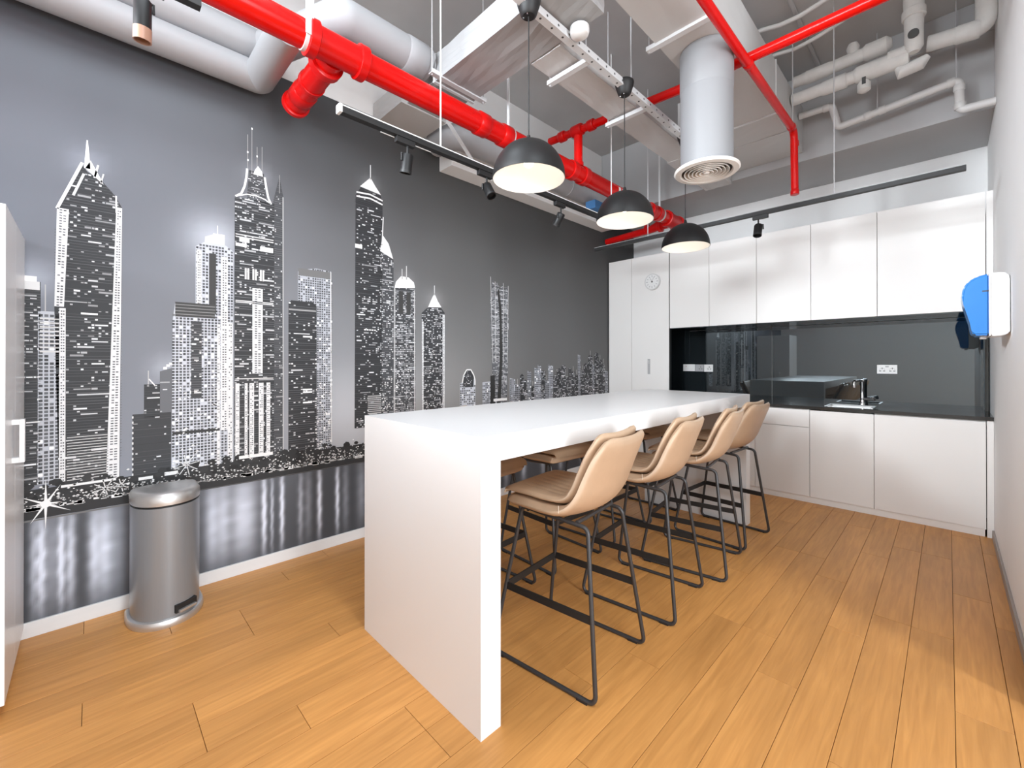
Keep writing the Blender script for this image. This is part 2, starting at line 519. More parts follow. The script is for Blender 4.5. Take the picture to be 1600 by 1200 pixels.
    def strip(y0, y1, z0, z1, lay, chh=0.0135, dens=0.8, y0t=None, y1t=None):
        """bright ladder strip of a tower edge"""
        y0t = y0 if y0t is None else y0t
        y1t = y1 if y1t is None else y1t
        poly(((y0, z0), (y1, z0), (y1t, z1), (y0t, z1)), g(232, 0.1), lay)
        n = int((z1 - z0) / chh)
        for j in range(n):
            t = (j + 0.5) / n
            a, b = y0 + (y0t - y0) * t, y1 + (y1t - y1) * t
            z = z0 + (j + 0.5) * chh
            for (f0, f1) in ((0.22, 0.46), (0.56, 0.80)):
                if rnd.random() < dens:
                    rect(a + (b - a) * f0, a + (b - a) * f1, z - chh * 0.24, z + chh * 0.2, g(rnd.uniform(70, 130), 0.6), lay + 1)
    def line(p, q, w, col, lay):
        (ya, za), (yb, zb) = p, q
        L_ = math.hypot(yb - ya, zb - za)
        ny, nz = -(zb - za) / L_ * w / 2, (yb - ya) / L_ * w / 2
        poly(((ya + ny, za + nz), (yb + ny, zb + nz), (yb - ny, zb - nz), (ya - ny, za - nz)), col, lay)
    W = g(250)
    # far-left pair
    tower([(-0.30, 0.72), (-0.169, 0.72), (-0.169, 1.70), (-0.30, 1.70)], 62, 1, p=0.20, line=95)
    rect(-0.30, -0.172, 1.66, 1.70, g(225), 4); rect(-0.235, -0.182, 1.70, 1.725, W, 4)
    tower([(-0.178, 0.72), (-0.104, 0.72), (-0.104, 1.56), (-0.178, 1.56)], 196, 2, cw=0.0185, chh=0.018, p=0.86, style='grid')
    line((-0.154, 1.56), (-0.154, 1.69), 0.004, g(190), 4)
    for k in range(9): rect(-0.172, -0.108, 1.36 + 0.02 * k, 1.367 + 0.02 * k, g(215), 4)
    # left landmark tower
    P1 = [(-0.107, 0.70), (0.115, 0.70), (0.122, 2.13), (0.097, 2.185), (0.05, 2.245), (-0.011, 2.285), (-0.031, 2.319), (-0.116, 2.07), (-0.124, 1.587)]
    tower(P1, 58, 3, cw=0.0125, chh=0.0142, p=0.13, line=88, run=3.0)
    strip(-0.124, -0.091, 1.587, 2.075, 6, y0t=-0.116, y1t=-0.075)
    strip(-0.107, -0.085, 0.72, 1.58, 6, chh=0.0142)
    strip(0.062, 0.113, 0.70, 2.13, 6, y0t=0.099, y1t=0.122)
    line((-0.116, 2.07), (-0.028, 2.325), 0.012, W, 6); line((-0.060, 2.15), (-0.022, 2.27), 0.010, g(215), 6)
    poly([(-0.022, 2.30), (0.002, 2.30), (-0.008, 2.445), (-0.013, 2.445)], W, 6)
    poly([(-0.018, 2.30), (0.05, 2.235), (0.04, 2.262), (0.002, 2.345)], W, 6)
    line((0.016, 2.26), (0.03, 2.33), 0.008, g(235), 6); line((0.04, 2.24), (0.05, 2.29), 0.006, g(220), 6)
    line((0.0995, 2.10), (0.0985, 2.19), 0.006, W, 7)
    for k in range(16): rect(-0.08, 0.07, 0.72 + k * 0.0142, 0.724 + k * 0.0142, g(205), 6)
    # bright columns and spill on the pale towers
    for (a, b, c, d) in ((0.545, 0.561, 0.68, 1.54), (0.600, 0.626, 0.68, 1.55)):
        strip(a, b, c, d, 7, chh=0.017, dens=0.45)
    for k in range(420):
        y = rnd.choice((rnd.uniform(0.335, 0.63), rnd.uniform(1.60, 1.91), rnd.uniform(1.98, 2.2), rnd.uniform(1.12, 1.23)))
        z = 0.70 + abs(rnd.gauss(0, 0.42))
        if z < 1.5:
            q = rnd.uniform(0.003, 0.0075)
            poly([(y - q * 1.3, z), (y, z - q), (y + q * 1.3, z), (y, z + q)], g(rnd.uniform(215, 255)), 8)
    # dark low block
    tower([(0.165, 0.66), (0.33, 0.66), (0.33, 1.03), (0.165, 1.03)], 66, 1, p=0.03, line=74)
    tower([(0.212, 1.0), (0.28, 1.0), (0.28, 1.19), (0.212, 1.19)], 60, 2, p=0.06, line=70)
    tower([(0.279, 1.03), (0.335, 1.03), (0.335, 1.28), (0.279, 1.26)], 112, 1, p=0.05)
    line((0.23, 1.19), (0.23, 1.265), 0.004, g(200), 4); line((0.232, 1.22), (0.26, 1.18), 0.006, g(240), 4)
    for c in ((0.302, 1.278), (0.315, 1.292), (0.328, 1.302)): rect(c[0] - 0.008, c[0] + 0.008, c[1] - 0.007, c[1] + 0.007, W, 5)
    for k in range(12): rect(0.163, 0.169, 0.70 + 0.028 * k, 0.712 + 0.028 * k, g(225), 4)
    # tall pale tower behind, then its wide neighbour in front
    tower([(0.44, 0.68), (0.629, 0.68), (0.629, 1.99), (0.59, 2.02), (0.48, 2.02), (0.44, 1.99)], 205, 1, cw=0.0150, chh=0.0175, p=0.86, style='grid')
    rect(0.505, 0.54, 1.55, 1.96, g(66), 3); strip(0.565, 0.60, 0.9, 1.95, 3, chh=0.015); strip(0.445, 0.468, 1.2, 1.97, 3, chh=0.015)
    poly([(0.483, 2.02), (0.583, 2.02), (0.578, 2.085), (0.523, 2.075), (0.485, 2.055)], g(205), 3)
    rect(0.525, 0.583, 2.022, 2.082, W, 4); line((0.547, 2.08), (0.547, 2.132), 0.004, W, 4)
    tower([(0.330, 0.67), (0.565, 0.67), (0.564, 1.565), (0.535, 1.60), (0.535, 1.655), (0.346, 1.65), (0.335, 1.55)], 212, 4, cw=0.0160, chh=0.0170, p=0.88, style='grid')
    rect(0.346, 0.535, 1.572, 1.655, g(70), 6)
    for k in range(4): rect(0.346, 0.535, 1.585 + k * 0.018, 1.589 + k * 0.018, g(150), 7)
    tower([(0.42, 1.1), (0.47, 1.1), (0.47, 1.55), (0.42, 1.55)], 70, 6, p=0.12, line=120)
    rect(0.335, 0.56, 0.90, 0.915, g(60), 7)
    # tallest tower with flared crown
    tower([(0.85, 0.66), (0.913, 0.66), (0.911, 2.40), (0.887, 2.53), (0.85, 2.36)], 78, 1, cw=0.008, p=0.12, line=110)
    line((0.912, 0.70), (0.909, 2.40), 0.005, g(205), 4); line((0.887, 2.42), (0.887, 2.54), 0.004, g(160), 4)
    tower([(0.635, 0.67), (0.857, 0.67), (0.857, 2.345), (0.635, 2.33)], 60, 4, cw=0.0125, chh=0.0145, p=0.17, line=112, run=2.4)
    for zz in (2.10, 2.085, 1.69, 1.68, 1.205):
        rect(0.64, 0.852, zz, zz + 0.006, g(220), 7)
    rect(0.66, 0.715, 2.06, 2.085, W, 7); rect(0.775, 0.85, 2.02, 2.05, W, 7); rect(0.64, 0.70, 2.03, 2.05, g(240), 7)
    for k in range(8):
        if k % 3 != 2: rect(0.69 + 0.014 * k, 0.70 + 0.014 * k, 1.83, 1.90, g(235), 7)
    strip(0.732, 0.79, 1.24, 1.78, 7, chh=0.0145)
    for k, (a, b) in enumerate(((0.640, 0.662), (0.690, 0.706), (0.716, 0.742), (0.768, 0.795), (0.812, 0.834))):
        strip(a, b, 0.72, 1.18, 7, chh=0.013, dens=0.6)
    tower([(0.70, 2.33), (0.812, 2.33), (0.795, 2.52), (0.712, 2.52)], 74, 4, cw=0.008, chh=0.010, p=0.15, line=150)
    pts_l = [(0.640, 2.335), (0.670, 2.36), (0.688, 2.41), (0.698, 2.47), (0.702, 2.525)]
    for a, b in zip(pts_l, pts_l[1:]): line(a, b, 0.012, W, 7)
    pts_r = [(0.838, 2.335), (0.822, 2.37), (0.810, 2.43), (0.800, 2.50)]
    for a, b in zip(pts_r, pts_r[1:]): line(a, b, 0.012, W, 7)
    pts_c = [(0.66, 2.345), (0.70, 2.363), (0.75, 2.368), (0.80, 2.358), (0.835, 2.338)]
    for a, b in zip(pts_c, pts_c[1:]): line(a, b, 0.007, W, 7)
    poly([(0.735, 2.50), (0.79, 2.50), (0.785, 2.53), (0.762, 2.56), (0.745, 2.53)], W, 7)
    for yy, zt in ((0.704, 2.74), (0.728, 2.79), (0.757, 2.68), (0.785, 2.69)):
        line((yy, 2.50), (yy, zt), 0.0035, g(165), 6)
    for yy, zz in ((0.728, 2.785), (0.705, 2.63), (0.757, 2.62), (0.706, 2.58)): rect(yy - 0.004, yy + 0.004, zz - 0.006, zz + 0.006, g(250), 7)
    # twin towers
    tower([(1.003, 0.68), (1.233, 0.68), (1.225, 1.955), (1.12, 1.962), (1.05, 1.945), (1.003, 1.925)], 190, 1, cw=0.0150, chh=0.016, p=0.84, style='grid')
    rect(1.005, 1.22, 1.90, 1.948, g(120), 3); line((1.228, 0.72), (1.222, 1.95), 0.006, g(225), 4)
    tower([(0.943, 0.67), (1.127, 0.67), (1.125, 1.70), (1.10, 1.725), (0.96, 1.725), (0.943, 1.705)], 58, 4, cw=0.0145, chh=0.0145, p=0.12, line=98, run=1.5)
    for zz in (1.10, 1.118, 1.03, 1.48): rect(1.035, 1.095, zz, zz + 0.011, W, 7)
    rect(0.945, 1.12, 1.66, 1.668, g(170), 7)
    # tall central tower
    tower([(1.60, 0.84), (1.715, 0.84), (1.714, 2.125), (1.669, 2.20), (1.62, 2.23), (1.60, 2.23)], 76, 3, cw=0.012, chh=0.0145, p=0.34, line=105, run=1.2)
    poly([(1.60, 2.17), (1.712, 2.125), (1.672, 2.24), (1.62, 2.30)], g(235), 6)
    tower([(1.397, 0.82), (1.615, 0.82), (1.62, 2.545), (1.604, 2.60), (1.444, 2.62), (1.404, 2.55)], 58, 4, cw=0.0135, chh=0.0150, p=0.15, line=80, run=1.6)
    for zz in (2.585, 2.555): line((1.41, zz - 0.010), (1.52, zz), 0.012, W, 7); line((1.52, zz), (1.62, zz - 0.022), 0.012, W, 7)
    poly([(1.437, 2.625), (1.607, 2.605), (1.56, 2.66), (1.52, 2.715), (1.47, 2.66)], W, 7)
    line((1.52, 2.70), (1.52, 2.81), 0.007, W, 7); rect(1.47, 1.55, 2.60, 2.608, g(80), 8)
    line((1.617, 2.24), (1.626, 2.44), 0.009, g(225), 7); rect(1.40, 1.455, 2.16, 2.19, g(240), 7)
    for k in range(5): rect(1.47 + k * 0.02, 1.485 + k * 0.02, 1.55, 1.56, g(235), 7)
    for k in range(14): rect(1.50, 1.61, 0.86 + 0.0145 * k, 0.867 + 0.0145 * k, g(200), 7)
    # next two
    tower([(1.719, 0.84), (1.913, 0.84), (1.913, 1.93), (1.719, 1.905)], 72, 4, cw=0.0125, chh=0.0145, p=0.50, line=120, run=1.0)
    for yy in (1.725, 1.905): line((yy, 0.86), (yy, 1.9), 0.006, g(225), 7)
    rect(1.76, 1.80, 1.70, 1.88, g(70), 7); rect(1.83, 1.87, 1.70, 1.88, g(70), 7)
    poly([(1.722, 1.90), (1.91, 1.92), (1.90, 1.965), (1.85, 2.0), (1.78, 2.0), (1.735, 1.95)], W, 7)
    line((1.79, 1.98), (1.79, 2.06), 0.006, g(220), 7); line((1.83, 1.98), (1.83, 2.09), 0.006, g(235), 7)
    tower([(1.973, 0.86), (2.208, 0.86), (2.207, 1.74), (2.17, 1.78), (2.04, 1.78), (1.973, 1.72)], 64, 4, cw=0.0135, chh=0.0150, p=0.34, line=85, run=0.8)
    poly([(2.036, 1.775), (2.173, 1.785), (2.135, 1.835), (2.10, 1.90), (2.065, 1.835)], W, 7); line((2.10, 1.88), (2.10, 1.965), 0.006, W, 7)
    strip(2.185, 2.207, 0.9, 1.72, 7); strip(1.975, 1.992, 0.9, 1.65, 7)
    # small ones and the leaning tower
    tower([(2.375, 0.86), (2.554, 0.86), (2.554, 1.16), (2.375, 1.12)], 215, 3, cw=0.018, chh=0.020, p=0.60, style='grid')
    tower([(2.41, 1.08), (2.53, 1.08), (2.535, 1.17), (2.50, 1.235), (2.45, 1.235), (2.41, 1.18)], 70, 5, p=0.2)
    for a, b in zip([(2.40, 1.12), (2.415, 1.19), (2.45, 1.24), (2.50, 1.24), (2.535, 1.19), (2.55, 1.14)], [(2.415, 1.19), (2.45, 1.24), (2.50, 1.24), (2.535, 1.19), (2.55, 1.14), (2.55, 1.10)]):
        line(a, b, 0.012, W, 7)
    tower([(2.64, 0.86), (2.745, 0.86), (2.745, 1.125), (2.64, 1.12)], 195, 3, cw=0.016, chh=0.018, p=0.65, style='grid')
    PT = [(2.80, 0.86), (2.955, 0.86), (2.975, 1.3), (2.985, 1.7), (2.972, 2.06), (2.93, 2.03), (2.90, 2.07), (2.86, 2.03), (2.83, 2.09), (2.80, 2.05), (2.765, 2.12), (2.738, 1.90), (2.745, 1.60), (2.765, 1.20)]
    tower(PT, 92, 4, cw=0.013, chh=0.0125, p=0.42, line=165, run=1.5, bri=(170, 245))
    poly([(2.825, 0.9), (2.875, 0.9), (2.90, 1.4), (2.885, 1.85), (2.85, 2.03), (2.83, 2.0), (2.86, 1.75), (2.86, 1.3)], g(58), 7)
    for yb, yt, zt in ((2.76, 2.742, 2.13), (2.80, 2.80, 2.09), (2.955, 2.978, 2.07), (2.90, 2.91, 2.09)):
        line((yb + 0.01, 1.3), (yt, zt), 0.006, g(215), 8)
    rect(2.78, 2.96, 0.93, 0.955, W, 8); rect(2.74, 2.80, 0.86, 1.18, g(56), 7)
    # far shore on the right
    yy = 3.0
    hts = [1.15, 1.09, 1.19, 1.13, 1.22, 1.06, 1.25, 1.28, 1.22, 1.12, 1.28, 1.17, 1.24, 1.28, 1.15, 1.25, 1.21, 1.17, 1.40, 1.22, 1.30, 1.40, 1.28, 1.43, 1.35, 1.3, 1.2]
    for i, h_ in enumerate(hts):
        w_ = rnd.uniform(0.05, 0.095)
        if rnd.random() < 0.5:
            tower([(yy, 0.86), (yy + w_, 0.86), (yy + w_, h_ - 0.02), (yy + w_ / 2, h_), (yy, h_ - 0.02)], rnd.uniform(55, 75), 3 + (i % 2) * 3, cw=0.015, chh=0.016, p=0.35, bri=(150, 250))
        else:
            tower([(yy, 0.86), (yy + w_, 0.86), (yy + w_, h_ - 0.015), (yy, h_)], rnd.uniform(150, 205), 3 + (i % 2) * 3, cw=0.018, chh=0.020, p=0.78, style='grid')
        if rnd.random() < 0.4: line((yy + w_ / 2, h_ - 0.02), (yy + w_ / 2, h_ + 0.05), 0.006, g(190), 6)
        yy += w_ * rnd.uniform(0.85, 1.05)
        if yy > 4.95: break
    # quay: dark trees, lamps
    rect(-2.35, 5.42, 0.535, 0.70, g(54, 0.4), 8.4)
    for k in range(260):
        y = rnd.uniform(-0.35, 3.2); zc = rnd.uniform(0.64, 0.725); r_ = rnd.uniform(0.012, 0.03)
        poly([(y + r_ * math.cos(a) * rnd.uniform(.7, 1.1), zc + r_ * 0.8 * math.sin(a) * rnd.uniform(.7, 1.1)) for a in np.linspace(0, 2 * math.pi, 8)[:-1]], g(rnd.uniform(40, 62), 0.3), 9 + k * 0.002)
    for k in range(1700):
        y = rnd.uniform(-0.35, 3.2)
        z = 0.605 + abs(rnd.gauss(0, 0.035)) if rnd.random() < 0.75 else rnd.uniform(0.60, 0.74)
        s = rnd.uniform(0.0018, 0.0055)
        poly([(y - s * 1.4, z), (y, z - s), (y + s * 1.4, z), (y, z + s)], g(rnd.uniform(170, 255)), 10)
    for k in range(150):
        y = rnd.uniform(-0.35, 3.2); w_ = rnd.uniform(0.01, 0.06)
        rect(y, y + w_, 0.600 + rnd.uniform(-0.004, 0.012), 0.607 + rnd.uniform(0, 0.012), g(rnd.uniform(190, 250)), 10)
    for (a, b, z, h_) in ((-0.10, 0.10, 0.69, 0.012), (0.19, 0.25, 0.67, 0.016), (0.66, 0.85, 0.71, 0.02), (0.3, 0.36, 0.675, 0.02)):
        rect(a, b, z, z + h_, g(240), 10)
    for (cy, cz, rr) in ((0.06, 0.655, 0.05), (0.12, 0.66, 0.035), (0.40, 0.72, 0.06)):
        for k in range(8):
            a = k * math.pi / 4 + 0.2
            line((cy, cz), (cy + rr * math.cos(a), cz + rr * math.sin(a)), 0.004, g(230), 10)
    # starburst lamp
    for k in range(8):
        a = k * math.pi / 4 + 0.0
        l_ = 0.125 if k % 2 == 0 else 0.10
        if k % 4 == 0: l_ = 0.055
        ca, sa = math.cos(a + (0.25 if k % 2 else 0)), math.sin(a + (0.25 if k % 2 else 0))
        poly([(-0.151 - sa * 0.006, 0.623 + ca * 0.006), (-0.151 + ca * l_, 0.623 + sa * l_), (-0.151 + sa * 0.006, 0.623 - ca * 0.006)], W, 11 + 0.2 * k)
    poly([(-0.151 + 0.018 * math.cos(a), 0.623 + 0.018 * math.sin(a)) for a in np.linspace(0, 2 * math.pi, 12)[:-1]], W, 13)
    # water with reflected lights
    streaks = [(-0.19, 0.012, 110), (-0.165, 0.012, 150), (-0.13, 0.03, 80), (-0.098, 0.010, 150), (-0.065, 0.015, 140), (0.015, 0.018, 120), (0.055, 0.025, 110), (0.10, 0.05, 70),
               (0.34, 0.02, 60), (0.44, 0.012, 110), (0.52, 0.03, 120), (0.58, 0.03, 110), (0.66, 0.04, 105), (0.72, 0.04, 90), (0.80, 0.012, 170), (0.845, 0.008, 110),
               (0.905, 0.011, 175), (1.02, 0.014, 100), (1.07, 0.02, 60), (1.145, 0.013, 175), (1.27, 0.012, 170), (1.33, 0.02, 60), (1.45, 0.03, 70), (1.6, 0.03, 90), (1.75, 0.025, 140),
               (1.95, 0.03, 120), (2.1, 0.03, 90), (2.3, 0.02, 150), (2.5, 0.03, 110), (2.75, 0.02, 160), (2.95, 0.03, 120), (3.2, 0.03, 140), (3.5, 0.03, 120), (3.8, 0.03, 150), (4.2, 0.04, 110)]
    wz = list(np.linspace(0.07, 0.558, 15))
    wy = [-2.35, -1.0] + list(np.arange(-0.35, 2.4, 0.0075)) + list(np.linspace(2.42, 5.42, 160))
    ph = [rnd.uniform(0, 6) for _ in streaks]
    def water(y, z):
        t = (0.558 - z) / 0.488
        v = 74 + 22 * math.sin(y * 2.1 + 0.6) * (0.5) + 18 * (1 - t) * (1 if 0.4 < y < 1.0 else 0.3)
        for (cy, s, a), p_ in zip(streaks, ph):
            d = (y - cy + 0.0025 * math.sin(z * 60 + p_)) / s
            if abs(d) < 3:
                v += a * math.exp(-d * d / 1.4) * (0.25 + 0.75 * math.sin(math.pi * min(1, max(0, t * 0.92 + 0.10))) ** 0.8) * (0.94 + 0.06 * math.sin(z * 70 + p_ * 3))
        return g(min(236, v), 0.9)
    cache = [[water(y, z) for z in wz] for y in wy]
    for i in range(len(wy) - 1):
        for j in range(len(wz) - 1):
            polyc(((wy[i], wz[j]), (wy[i + 1], wz[j]), (wy[i + 1], wz[j + 1]), (wy[i], wz[j + 1])),
                  (cache[i][j], cache[i + 1][j], cache[i + 1][j + 1], cache[i][j + 1]), 9)
    rect(-2.35, 0.2, 0.548, 0.556, g(120), 10); rect(0.2, 3.0, 0.560, 0.564, g(96), 10)
    # backing sheet so that the print is a panel with thickness
    i = len(V)
    for xx in (XM - 0.0045, X0 - 0.0002):
        for (y, z) in ((-2.35, 0.07), (5.42, 0.07), (5.42, 3.19), (-2.35, 3.19)):
            V.append((xx, y, z)); C.append(g(60))
    Fc.extend([(i, i + 1, i + 2, i + 3), (i + 4, i + 5, i + 6, i + 7), (i, i + 1, i + 5, i + 4), (i + 1, i + 2, i + 6, i + 5), (i + 2, i + 3, i + 7, i + 6), (i + 3, i, i + 4, i + 7)])
    me = bpy.data.meshes.new('skyline_mural')
    me.from_pydata(V, [], Fc)
    at = me.color_attributes.new('ink', 'FLOAT_COLOR', 'POINT')
    at.data.foreach_set('color', np.array(C, dtype=np.float32).ravel())
    o = finish(bpy.data.objects.new('skyline_mural', me), 'skyline_mural', 'print')
    return tag(o, 'black-and-white night skyline mural covering the whole left wall', 'mural')
build_mural()

# ------------------------------------------------------------------ bar table
TX0, TX1, TY0, TY1 = -2.013, -1.134, 0.964, 3.835
t = thing('bar_table', 'long white bar-height table with thick waterfall end panels', 'table', (-1.5735, 2.4, 0))
hx, hy = (TX1 - TX0) / 2, (TY1 - TY0) / 2
bx('tabletop', 'white', t, -hx, hx, -hy, hy, 0.956, 1.05, 0.0005)
bx('end_panel', 'white', t, -hx, hx, -hy, -hy + 0.094, 0, 0.956, 0.0005)
bx('end_panel', 'white', t, -hx, hx, hy - 0.094, hy, 0, 0.956, 0.0005)

# ------------------------------------------------------------------ bar stools
def build_stool():
    st = thing('bar_stool', '', 'stool')
    # side view of the seat, from the front lip to the top of the back: (y, z, half width, raise of the edges)
    prof = [(-0.215, 0.708, 0.198, 0.000), (-0.20, 0.720, 0.206, 0.000), (-0.10, 0.720, 0.213, 0.003), (0.0, 0.712, 0.217, 0.010), (0.09, 0.708, 0.219, 0.026),
            (0.150, 0.728, 0.218, 0.042), (0.188, 0.775, 0.216, 0.046), (0.214, 0.84, 0.212, 0.044), (0.240, 0.915, 0.208, 0.036), (0.262, 0.98, 0.200, 0.026), (0.275, 1.026, 0.190, 0.018)]
    pv = np.array(prof)
    s = np.concatenate([[0], np.cumsum(np.hypot(np.diff(pv[:, 0]), np.diff(pv[:, 1])))])
    s /= s[-1]
    def at(v):
        # Catmull-Rom through the profile
        i = int(min(len(s) - 2, max(0, np.searchsorted(s, v, side='right') - 1)))
        tt = (v - s[i]) / (s[i + 1] - s[i])
        p0, p1, p2, p3 = pv[max(0, i - 1)], pv[i], pv[i + 1], pv[min(len(pv) - 1, i + 2)]
        return 0.5 * ((2 * p1) + (p2 - p0) * tt + (2 * p0 - 5 * p1 + 4 * p2 - p3) * tt ** 2 + (3 * p1 - p0 - 3 * p2 + p3) * tt ** 3)
    def surf(u, v):
        y, z, w, e = at(v)
        y2, z2 = at(min(1, v + 0.01))[:2]
        y1, z1 = at(max(0, v - 0.01))[:2]
        ty, tz = y2 - y1, z2 - z1
        l = math.hypot(ty, tz)
        n = Vector((0, -tz / l, ty / l))         # towards the sitter
        top_dip = -0.008 * max(0, (v - 0.80) / 0.20) ** 2 * (1 - min(1, abs(u)) ** 2.0) - 0.030 * max(0, (abs(u) - 0.70) / 0.30) ** 2 * max(0, (v - 0.80) / 0.20) ** 1.5
        p = Vector((u * w, y, z)) + n * (e * abs(u) ** 2.2) + Vector((0, 0, top_dip))
        n2 = (n + Vector((-u * e * 5.0, 0, 0))).normalized()
        return p, n2
    def shell(name, u_max, v0, v1, t0, t1, nu, nv, m, ribs):
        bm = bmesh.new()
        A, B = [], []
        for j in range(nv + 1):
            v = v0 + (v1 - v0) * j / nv
            ra, rb = [], []
            for i in range(nu + 1):
                u = u_max * (-1 + 2 * i / nu)
                p, n = surf(u, v)
                eu, ev = abs(u) / u_max, abs(2 * j / nv - 1)
                k = (1 - eu ** 10) ** 0.5 * (1 - ev ** 14) ** 0.5
                tb = t0 - (0.014 * max(0, min(1, (0.50 - v) / 0.12)) if t0 < 0 else 0)
                a = (tb + t1) / 2 + (t1 - tb) / 2 * k
                b = (tb + t1) / 2 - (t1 - tb) / 2 * k
                if ribs:
                    wgt = max(0, min(1, (0.46 - v) / 0.05)) * max(0, min(1, (v - 0.10) / 0.05)) * max(0, min(1, (0.80 - eu) / 0.06))
                    ph = (u / u_max * 4.5) % 1.0
                    a -= 0.0095 * wgt * math.exp(-((min(ph, 1 - ph)) / 0.12) ** 2)
                    for vq in (0.50, 0.73):
                        a -= 0.0045 * math.exp(-((v - vq) / 0.008) ** 2) * max(0, min(1, (0.9 - eu) / 0.08))
                ra.append(bm.verts.new(p + n * a)); rb.append(bm.verts.new(p + n * b))
            A.append(ra); B.append(rb)
        for j in range(nv):
            for i in range(nu):
                bm.faces.new((A[j][i], A[j][i + 1], A[j + 1][i + 1], A[j + 1][i]))
                bm.faces.new((B[j][i], B[j + 1][i], B[j + 1][i + 1], B[j][i + 1]))
        for j in range(nv):
            bm.faces.new((A[j][0], A[j + 1][0], B[j + 1][0], B[j][0])); bm.faces.new((A[j][nu], B[j][nu], B[j + 1][nu], A[j + 1][nu]))
        for i in range(nu):
            bm.faces.new((A[0][i], B[0][i], B[0][i + 1], A[0][i + 1])); bm.faces.new((A[nv][i], A[nv][i + 1], B[nv][i + 1], B[nv][i]))
        o = obj(name, bm, m, st, 'all')
        return o
    cu = shell('seat_cushion', 0.955, 0.0, 1.0, 0.000, 0.036, 62, 56, 'leather', True)
    sh = shell('seat_shell', 1.0, 0.0, 0.985, -0.042, -0.003, 26, 44, 'leather', False)
    # stitched seam down the side of the shell
    for sg in (-1, 1):
        pts = []
        for k in range(6):
            p, n = surf(sg * 1.0, 0.44)
            pts.append(p + n * (-0.006 - 0.030 * k / 5) + Vector((sg * 0.0005, 0, 0)))
        bm = bmesh.new(); sweep(bm, pts, 0.0011, 6); obj('seam', bm, 'thread', sh, True)
    rt = 0.0092
    fx, bxx, zt = 0.150, 0.150, 0.652
    for sg in (-1, 1):
        xb, xt = sg * 0.232, sg * 0.155
        path = [(xt, -0.02, zt), (xt, -0.150, zt + 0.010), (xb, -0.262, rt), (xb, 0.262, rt), (xt, 0.185, zt - 0.012), (xt, -0.02, zt)]
        bm = bmesh.new()
        pts = rounded(path[:3] + path[3:], 0.030, 6)
        sweep(bm, pts, rt, 10, caps=True)
        lg = obj('leg_frame', bm, 'leg', st, True)
        for yy in (-0.215, 0.205):
            bx('glide', 'black', lg, xb - 0.011, xb + 0.011, yy - 0.024, yy + 0.024, 0.0, 0.009, 0.002)
    for yy in (-0.12, 0.135):
        tube('cross_bar', 'leg', st, [(-0.155, yy, zt), (0.155, yy, zt)], 0.009, 10)
    # flat foot rails at about 0.30 m
    zf = 0.300
    k = zf / zt
    xf = 0.232 + (0.155 - 0.232) * k
    yf = -0.262 + (-0.150 + 0.262) * k
    yr = 0.262 + (0.185 - 0.262) * k
    bx('foot_rail', 'black', st, -xf, xf, yf - 0.004, yf + 0.004, zf - 0.016, zf + 0.016, 0.0015)
    for sg in (-1, 1):
        bx('foot_rail', 'black', st, sg * xf - 0.004, sg * xf + 0.004, yf, yr, zf - 0.016, zf + 0.016, 0.0015)
    return st
stool = build_stool()
# (x, y, yaw, label); yaw 0 would put the back towards +y
stools = [(-1.222, 1.57, R(-90 + 6), 'tan leather bar stool nearest the camera on the open side of the table'),
          (-1.230, 2.265, R(-90 + 6), 'tan leather bar stool second from the camera on the open side of the table'),
          (-1.212, 2.885, R(-90 + 8), 'tan leather bar stool third from the camera on the open side of the table'),
          (-1.232, 3.478, R(-90 - 3), 'tan leather bar stool farthest from the camera, beside the kitchen base cabinets'),
          (-1.945, 1.62, R(90 + 4), 'tan leather bar stool on the mural side, nearest the rubbish bin'),
          (-1.930, 2.27, R(90 - 3), 'tan leather bar stool on the mural side, second from the rubbish bin'),
          (-1.935, 2.89, R(90 + 2), 'tan leather bar stool on the mural side, third from the rubbish bin'),
          (-1.930, 3.46, R(90 - 2), 'tan leather bar stool on the mural side, nearest the tall cabinet')]
for i, (x, y, a, lab) in enumerate(stools):
    o = stool if i == 0 else copy_tree(stool)
    o.location, o.rotation_euler = (x, y, 0), (0, 0, a)
    tag(o, lab, 'stool', 'bar stools around the white table')

# ------------------------------------------------------------------ pedal bin
def d_shape(hw, dep, n=28, flat=0.0):
    """outline with a flat back at x=0 and a bowed front towards +x"""
    pts = []
    for k in range(n + 1):
        a = -math.pi / 2 + math.pi * k / n
        ca, sa = math.cos(a), math.sin(a)
        pts.append((dep * 0.30 + dep * 0.70 * abs(ca) ** 0.9, hw * math.copysign(abs(sa) ** 0.9, sa)))
    r_ = 0.03
    pts += [(r_ * 0.6, hw * 0.985), (0.0, hw - r_), (0.0, -hw + r_), (r_ * 0.6, -hw * 0.985)]
    return pts
def d_loft(bm, secs):
    rings = []
    for (grow, z, shift) in secs:
        out = d_shape(0.142 + grow, 0.27 + grow * 1.6)
        rings.append([bm.verts.new((p[0] - grow * 0.8 + shift, p[1], z)) for p in out])
    for a, b in zip(rings, rings[1:]):
        n = len(a)
        for k in range(n):
            bm.faces.new((a[k], a[(k + 1) % n], b[(k + 1) % n], b[k]))
    bm.faces.new(rings[0][::-1]); bm.faces.new(rings[-1])
b_ = thing('pedal_bin', 'grey metal pedal bin with domed steel lid standing against the mural', 'bin', (-2.985, 0.288, 0))
bm = bmesh.new(); d_loft(bm, [(0.016, 0.0, 0), (0.019, 0.008, 0), (0.019, 0.024, 0), (0.012, 0.036, 0), (0.0, 0.040, 0)]); obj('base_ring', bm, 'steel', b_, True)
bm = bmesh.new(); d_loft(bm, [(0.0, 0.038, 0), (0.0, 0.590, 0)]); obj('body', bm, 'bin', b_, True)
bm = bmesh.new(); d_loft(bm, [(-0.006, 0.589, 0), (-0.006, 0.603, 0)]); obj('lid_gap', bm, 'black', b_, True)
